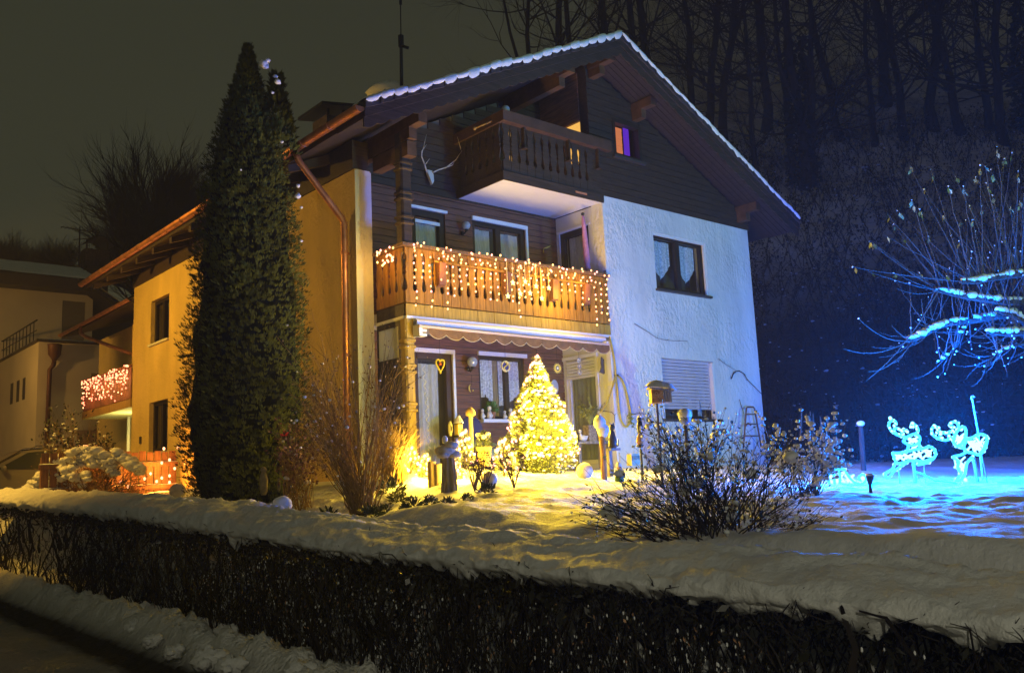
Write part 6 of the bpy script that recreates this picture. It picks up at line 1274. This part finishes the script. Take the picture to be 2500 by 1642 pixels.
b.build('body', mat('black_glaze', (.03,.03,.035), .35), t, smooth=True)
b = MB(); b.bar((p.x-.02,p.y+.1,lawn_z(p.x,p.y)-.1), (p.x-.02,p.y+.1,p.z-.02), .09, .09); b.bar((p.x-.14,p.y+.02,p.z-.02), (p.x+.14,p.y+.02,p.z-.02), .2, .04); b.build('plank_stand', M_grey, t)['kind'] = 'stuff'
bx = onY('k1', 1690, 1125, .2); t = thing('low_bench', 'low dark wooden bench by the white side door', 'bench', (bx.x, .2, 0)); b = MB(); b.box(bx.x-.42, bx.x+.50, .05, .38, bx.z-.05, bx.z); b.build('seat', M_grey, t)
for x in (-.38, .40): b = MB(); b.box(bx.x+x, bx.x+x+.07, .08, .35, -.15, bx.z-.05); b.build('leg', M_grey, t)
p = V(onY('k1', 1640, 1080, .18).x, .18, bx.z); t = thing('duck_figure', 'white duck figure sitting on the low wooden bench', 'garden figure', p); b = MB(); b.ball(p+V(.03,0,.075), .085, 14, 9, (1.5,.9,.85)); b.tube([p+V(-.05,0,.09), p+V(-.07,0,.17), p+V(-.075,0,.22)], [.045,.033,.03], 8); b.ball(p+V(-.08,0,.235), .045, 10, 8, (1.2,1,.9)); b.leaf(p+V(.13,0,.09), (1,0,.5), .06, .09, V(0,1,0)); b.build('body', M_cream, t, smooth=True); b = MB(); b.ball(p+V(-.14,0,.23), .022, 8, 5, (1.6,1,.5)); b.build('beak', M_tan, t, smooth=True)
p = V(onY('k1', 1715, 1100, .25).x, .28, bx.z); t = thing('picture_block', 'small patterned cube planter on the bench behind the white duck', 'plant pot', p); b = MB(); b.box(p.x-.10, p.x+.12, .2, .36, bx.z, bx.z+.30); b.build('box', mat('speckled_block', (.40,.33,.24), .8, col2=(.16,.11,.07), vs=26), t)
b = MB(); c = p+V(.05,.02,.30)
for i in range(40):
    a = rnd(0,2*PI); d = V(math.cos(a)*rnd(.1,.7), math.sin(a)*.4, 1).normalized(); L = rnd(.25,.62); q = [c, c+d*L*.6, c+d*L+V(d.x*.15, 0, -.06)]; b.tube(q, [.006,.005,.003], 4, cap=False)
    for k in range(8): b.leaf(q[1].lerp(q[2], rnd(0,1)), (rnd(-1,1), rnd(-1,1), rnd(-1,.5)), .03, .055)
b.build('sprigs', mat('yellow_green_leaf', (.22,.24,.07), .6, var=.4, vs=8), t)['kind'] = 'stuff'
p = gp('k1', 1955, 1352, 11.9); t = thing('gnome_figure', 'small green-coated gnome with a snow-covered hat', 'garden figure', p); b = MB(); b.lathe(p, [(.08,0),(.10,.05),(.09,.18),(.06,.28),(.04,.30)], 12)
for s_ in (-1,1): b.tube([p+V(.07*s_,-.01,.24), p+V(.12*s_,-.05,.16), p+V(.06*s_,-.09,.12)], [.032,.028,.022], 7)
b.build('coat', mat('green_coat', (.05,.12,.06), .6), t, smooth=True); b = MB(); b.ball(p+V(0,-.01,.345), .055, 12, 8); b.ball(p+V(0,-.065,.34), .014, 6, 5); b.build('head', mat('painted_skin', (.45,.28,.2), .6), t, smooth=True); b = MB(); b.lathe(p+V(0,0,.36), [(.06,0),(.065,.03),(.04,.09),(.02,.12)], 10); b.build('hat', M_snow, t, smooth=True); b = MB(); b.ball(p+V(0,-.05,.29), .04, 8, 6, (1,.5,1.3)); b.build('beard', M_cream, t, smooth=True)
p = at('k2', 590, 1240, 12.4); t = thing('crate_planter', 'beige box planter with a wire rim standing by the plinth', 'plant pot', V(p.x,p.y,p.z-.1)); b = MB(); b.box(p.x-.17, p.x+.2, p.y-.08, p.y+.1, p.z-.18, p.z+.08); b.build('box', mat('beige_box', (.5,.42,.2), .8, var=.1, vs=9), t); b = MB()
for k in range(7): b.tube([V(p.x-.15+.055*k, p.y-.1, p.z-.05), V(p.x-.15+.055*k, p.y-.1, p.z+.04)], .006, 4)
b.build('wire_rim', M_black, t)['kind'] = 'stuff'
p = gp('k2', 655, 1330, 11.6); q = at('k2', 650, 1165, 11.6); t = thing('torch_stake', 'slim garden torch with a flame-shaped amber head before the front wall', 'lantern', p); b = MB(); b.tube([p-V(0,0,.1), q], .009, 5); b.lathe(q, [(.02,-.02),(.05,0),(.052,.015)], 9); b.build('stake', M_black, t); b = MB(); b.lathe(q, [(.03,.015),(.05,.06),(.035,.12),(.005,.17)], 10); b.build('flame_head', mat('amber_glass', (.45,.25,.10), .3), t, smooth=True)
p = at('k2', 652, 1075, 11.8); t = thing('bird_on_post', 'black and white bird figure with snow on its back before the front wall', 'garden figure', V(p.x,p.y,p.z)); b = MB(); b.lathe(p, [(.02,0),(.05,.05),(.055,.15),(.035,.22)], 10); b.ball(p+V(0,0,.25), .045, 9, 7); b.leaf(p+V(-.03,-.02,.25), (-1,-.5,0), .02, .06); b.build('body', M_black, t, smooth=True); b = MB(); b.ball(p+V(-.015,-.035,.10), .04, 8, 6, (.8,.6,1.6)); b.ball(p+V(.01,0,.285), .045, 9, 6, (1.1,1,.6)); b.build('white_front', M_snow, t, smooth=True)
b = MB(); b.tube([V(p.x,p.y,lawn_z(p.x,p.y)-.1), p], .012, 5); b.build('post', M_black, t)
# birdhouse with a thick snow roof
c = at('k2', 790, 725, 11.2); t = thing('birdhouse', 'orange-brown nesting box under a thick slab of snow before the shuttered window', 'birdhouse', V(c.x, c.y, lawn_z(c.x, c.y))); ux = CR_.normalized(); ux = V(ux.x, ux.y, 0).normalized(); uy = V(-ux.y, ux.x, 0); M_bh = mat('birdhouse_front', (.42,.20,.06), .7, var=.4, vs=16)
def ob(o, a0, a1, b0, b1, z0, z1, nm, m, dz=0):
    mb = MB(); 
    for z in (z0, z1):
        for (i, j) in ((a0,b0),(a1,b0),(a1,b1),(a0,b1)): mb.v.append(o+ux*i+uy*j+V(0,0,z-(dz*(i-a0))))
    mb.f += [(0,3,2,1),(4,5,6,7),(0,1,5,4),(1,2,6,5),(2,3,7,6),(3,0,4,7)]; return mb.build(nm, m, t)
ob(c, -.075, .07, -.1, .1, -.10, .08, 'front_panel', M_bh); ob(c, .07, .17, -.1, .1, -.10, .07, 'side_panel', M_grey); ob(c, -.10, .20, -.12, .12, .078, .098, 'roof', M_grey, .16)
for k in range(4): b = MB(); q = c+ux*(-.05+.035*k)-uy*.105; b.tube([q+ux*(.014*math.cos(a))+V(0,0,.0+.022*math.sin(a)+.03*(k % 2)-.02) for a in [j*PI/4 for j in range(9)]], .004, 4); b.build('carving', mat('pale_carving', (.62,.42,.14), .7), t)
mb = MB(); mb.grid(lambda u, v: c+ux*(-.125+.355*u)+uy*(-.15+.30*v)+V(0,0,.10-.16*(.355*u)-.02+(.12+.02*N(u*4, v*3, 1))*min(1, (math.sin(PI*u)+.04)**.35)*min(1, (math.sin(PI*v)+.04)**.4)), 18, 12); mb.build('snow_roof', M_snow, t, smooth=True)
b = MB(); b.tube([V(c.x,c.y,lawn_z(c.x,c.y)-.2), c-V(0,0,.1)], .015, 7); b.build('post', M_bark, t)
# snow-capped globe on a post
q = at('k2', 1038, 925, 10.9); p = gp('k2', 1075, 1330, 10.9); t = thing('globe_post', 'grey ball on a garden post wearing a tall cap of snow', 'garden ball', p); b = MB(); b.tube([p-V(0,0,.1), q-V(0,0,.08)], .022, 7); b.build('post', M_bark, t); b = MB(); b.ball(q, .075, 16, 10); b.build('ball', mat('blue_grey_ball', (.25,.30,.40), .25), t, smooth=True); b = MB(); b.ball(q+V(0,0,.045), .085, 16, 10, (1,1,.9), .06, 2, 2); b.build('snow_cap', M_snow, t, smooth=True)
# hand truck leaning at the house corner
c0 = [onY('k2', x, y, -.18) for x, y in ((1545,1180),(1570,840),(1640,840),(1700,1180))]; t = thing('hand_truck', 'rusty brown hand truck leaning against the front wall near its right corner', 'hand truck', c0[0]); b = MB(); b.tube([c0[0], c0[1], c0[1]+V(.04,0,.03), c0[2]+V(-.04,0,.03), c0[2], c0[3]], .018, 7); 
for u in (.3,.6,.85): b.tube([c0[0].lerp(c0[1], u), c0[3].lerp(c0[2], u)], .013, 6)
b.build('frame', mat('rusty_tube', (.20,.10,.06), .6, metal=.4), t, smooth=True); b = MB(); b.tube([onY('k2', x, y, -.25) for x, y in ((1550,1150),(1560,1000),(1585,965),(1610,985))], .014, 6); b.build('grip', MT['rusty_tube'], t)
# yellow hose hung at the bay corner
t = thing('garden_hose', 'yellow garden hose looped on the front wall beside the white corner trim', 'hose', (4.8, -.05, .8)); b = MB()
for L in ([(385,215),(410,330),(430,440),(440,555)], [(440,555),(455,700),(470,860),(490,950),(530,1000),(560,960),(568,900),(545,760),(510,630),(475,570),(440,555)], [(440,555),(400,680),(350,810),(300,880)]):
    q = [onY('k2', x, y, -.05) for x, y in L]; s_ = []
    for i in range(len(q)-1):
        a0, a1, a2, a3 = q[max(i-1,0)], q[i], q[i+1], q[min(i+2, len(q)-1)]
        for k in range(5): u = k/5; s_.append(.5*((2*a1)+(-a0+a2)*u+(2*a0-5*a1+4*a2-a3)*u*u+(-a0+3*a1-3*a2+a3)*u**3))
    s_.append(q[-1]); b.tube(s_, .017, 7)
b.build('loops', mat('yellow_hose', (.55,.42,.07), .5), t, smooth=True); b = MB(); c = onY('k2', 438, 555, -.02); b.tube([c+V(0,.03,0), c-V(0,.06,0)], .02, 6); b.build('hook', M_black, t)
b = MB(); c = onY('k2', 568, 930, -.08)
for i in range(40): b.leaf(c+V(rnd(-.06,.06), rnd(-.03,.03), rnd(-.1,.1)), (rnd(-1,1), rnd(-1,1), rnd(-1,1)), .035, .06)
tag(b.build('ivy_sprig', MT['yellow_green_leaf'], at=c), 'small green sprig beside the looped yellow hose', 'plant')
# dead vines on the wall
for L, r, lab in (([(600,105),(640,130),(700,165),(750,200),(800,232),(880,250),(980,255),(1060,255)], .007, 'thin dead vine on the front wall above the rolled shutter'), ([(1330,410),(1380,450),(1430,480),(1480,510)], .006, 'short straight dead vine right of the rolled shutter'), ([(1440,582),(1455,545),(1475,520),(1510,515),(1545,535),(1580,590),(1630,640),(1700,712)], .014, 'thick arched dead vine at the right edge of the front wall'), ([(1510,760),(1530,830),(1550,890),(1560,1010)], .007, 'thin vertical dead vine above the hand truck'), ([(300,860),(400,870),(430,900),(430,960)], .008, 'bent dead twig beside the white corner trim'), ([(580,895),(640,880),(700,890)], .007, 'horizontal dead twig right of the hose')):
    q = [onY('k2', x, y, -.035) for x, y in L]; b = MB(); b.tube(q, [r*(1-.5*i/(len(q)-1)) for i in range(len(q))], 5)
    for i in range(1, len(q)-1): b.tube([q[i], q[i]+V(rnd(-.08,.08), -.01, rnd(-.06,.08))], [r*.5, r*.25], 4)
    tag(b.build('dead_vine', M_bush2, at=q[0]), lab, 'vine')
# dried flower heads near the mushroom stump
random.seed(66)
for (x, yb, dep, lab) in ((790,1460,10.6,'dried brown flower heads right of the grey stump mushroom'),(1040,1330,10.9,'dried brown flower stalks below the Christmas tree'),(700,1390,10.8,'low dried flower heads close behind the grey stump mushroom')):
    p = gp('k1', x, yb, dep); b = MB()
    for i in range(26):
        a = rnd(0,2*PI); d = V(math.cos(a)*.4, math.sin(a)*.4, 1).normalized(); L = rnd(.2,.5); q = p+d*L; b.tube([p, p+d*L*.5+V(0,0,.02), q], [.005,.004,.003], 4, cap=False)
        for k in range(9): b.leaf(q+V(rnd(-.03,.03), rnd(-.03,.03), rnd(-.02,.02)), (rnd(-1,1), rnd(-1,1), rnd(-.2,1)), .02, .03)
    tag(b.build('dried_flowers', mat('dried_brown', (.10,.06,.035), .8, var=.4, vs=9), at=p), lab, 'plant')

# true sizes of the small figures, about their own bases
for o in list(bpy.data.objects):
    k = o.name.split('.')[0]
    if o.parent is None and k in (T_ := dict(mushroom_post=(.52,1), mushroom_stump=(.64,.96), log_post=(.7,.9), driftwood_trunk=(.55,1), cat_figure=(.66,.76), gnome_figure=(.62,.56), planter_pot=(.6,.95), crate_planter=(.5,.6), garden_stake_lantern=(.6,.96), duck_figure=(.75,.8), bird_on_post=(.75,.85))):
        o.scale = (T_[k][0], T_[k][0], T_[k][1])
# ================================================================= STREET LAMPS AND ADDED FILL LAMPS (outside the frame, lighting the place)
def offframe_lamp(x, y, zb, h, col, power, lab, arm=V(1,0,0), size=.12, spot=None):
    t = thing('offframe_lamp', lab, 'street lamp', (x, y, zb)); b = MB(); b.tube([V(x,y,zb-.3), V(x,y,zb+h)], [.07,.05], 8); b.build('pole', M_rod, t)
    a = V(x,y,zb+h)+arm*1.0; b = MB(); b.tube([V(x,y,zb+h), V(x,y,zb+h+.1)+arm*.4, a+V(0,0,.12)], .03, 6); b.build('arm', M_rod, t)
    b = MB(); b.ball(a+V(0,0,.14), .2, 12, 6, (1.4,1,.45)); b.build('lamp_head', M_rod, t, smooth=True); b = MB(); b.ball(a+V(0,0,.02), .13, 10, 6, (1.3,1,.3)); b.build('lamp_glass', emat('lamp_glass_%d' % len(MT), col, 10), t)
    light(t, a-V(0,0,.22), col, power, size, spot)
offframe_lamp(-6.6, 8.8, -1.5, 6.2, (1,.53,.06), 1250, 'shielded sodium street lamp down the street beyond the left edge', spot=((1.5, 7.6, 1.5), 122, .35))
offframe_lamp(-5.2, 19.5, -1.5, 6.4, (1,.53,.10), 380, 'added unseen sodium lamp brightening the beige annex', spot=((1.5, 22.5, 3.0), 120, .4))  # extra lamp put in to brighten the annex
offframe_lamp(7.5, -26, -.8, 3.8, (.50,1,.74), 6400, 'added unseen pale fill lamp whitening the front wall', V(0,1,0), spot=((4.9, 0, 3.4), 27, .5))  # fill light added for the pale front wall, no such lamp in view
offframe_lamp(-10.5, -15.5, -1.75, 3.8, (1,.93,.68), 500, 'added unseen fill lamp behind the viewer brightening the hedge snow', V(.6,.4,0))  # unseen lamp added to lift the hedge and roadside bank
# ================================================================= NIGHT HAZE
hz_ = MB(); hz_.box(-34, 132, -54, 116, -3.4, 84); m = bpy.data.materials.new('night_haze'); m.use_nodes = True; t = m.node_tree; t.nodes.clear()
o = t.nodes.new('ShaderNodeOutputMaterial'); v = t.nodes.new('ShaderNodeVolumePrincipled'); v.inputs['Color'].default_value = (.9,.9,.9,1); v.inputs['Density'].default_value = .0015; v.inputs['Anisotropy'].default_value = .2
t.links.new(v.outputs[0], o.inputs['Volume']); o_ = hz_.build('haze', m); tag(o_, kind='stuff'); cy.volume_bounces = 0
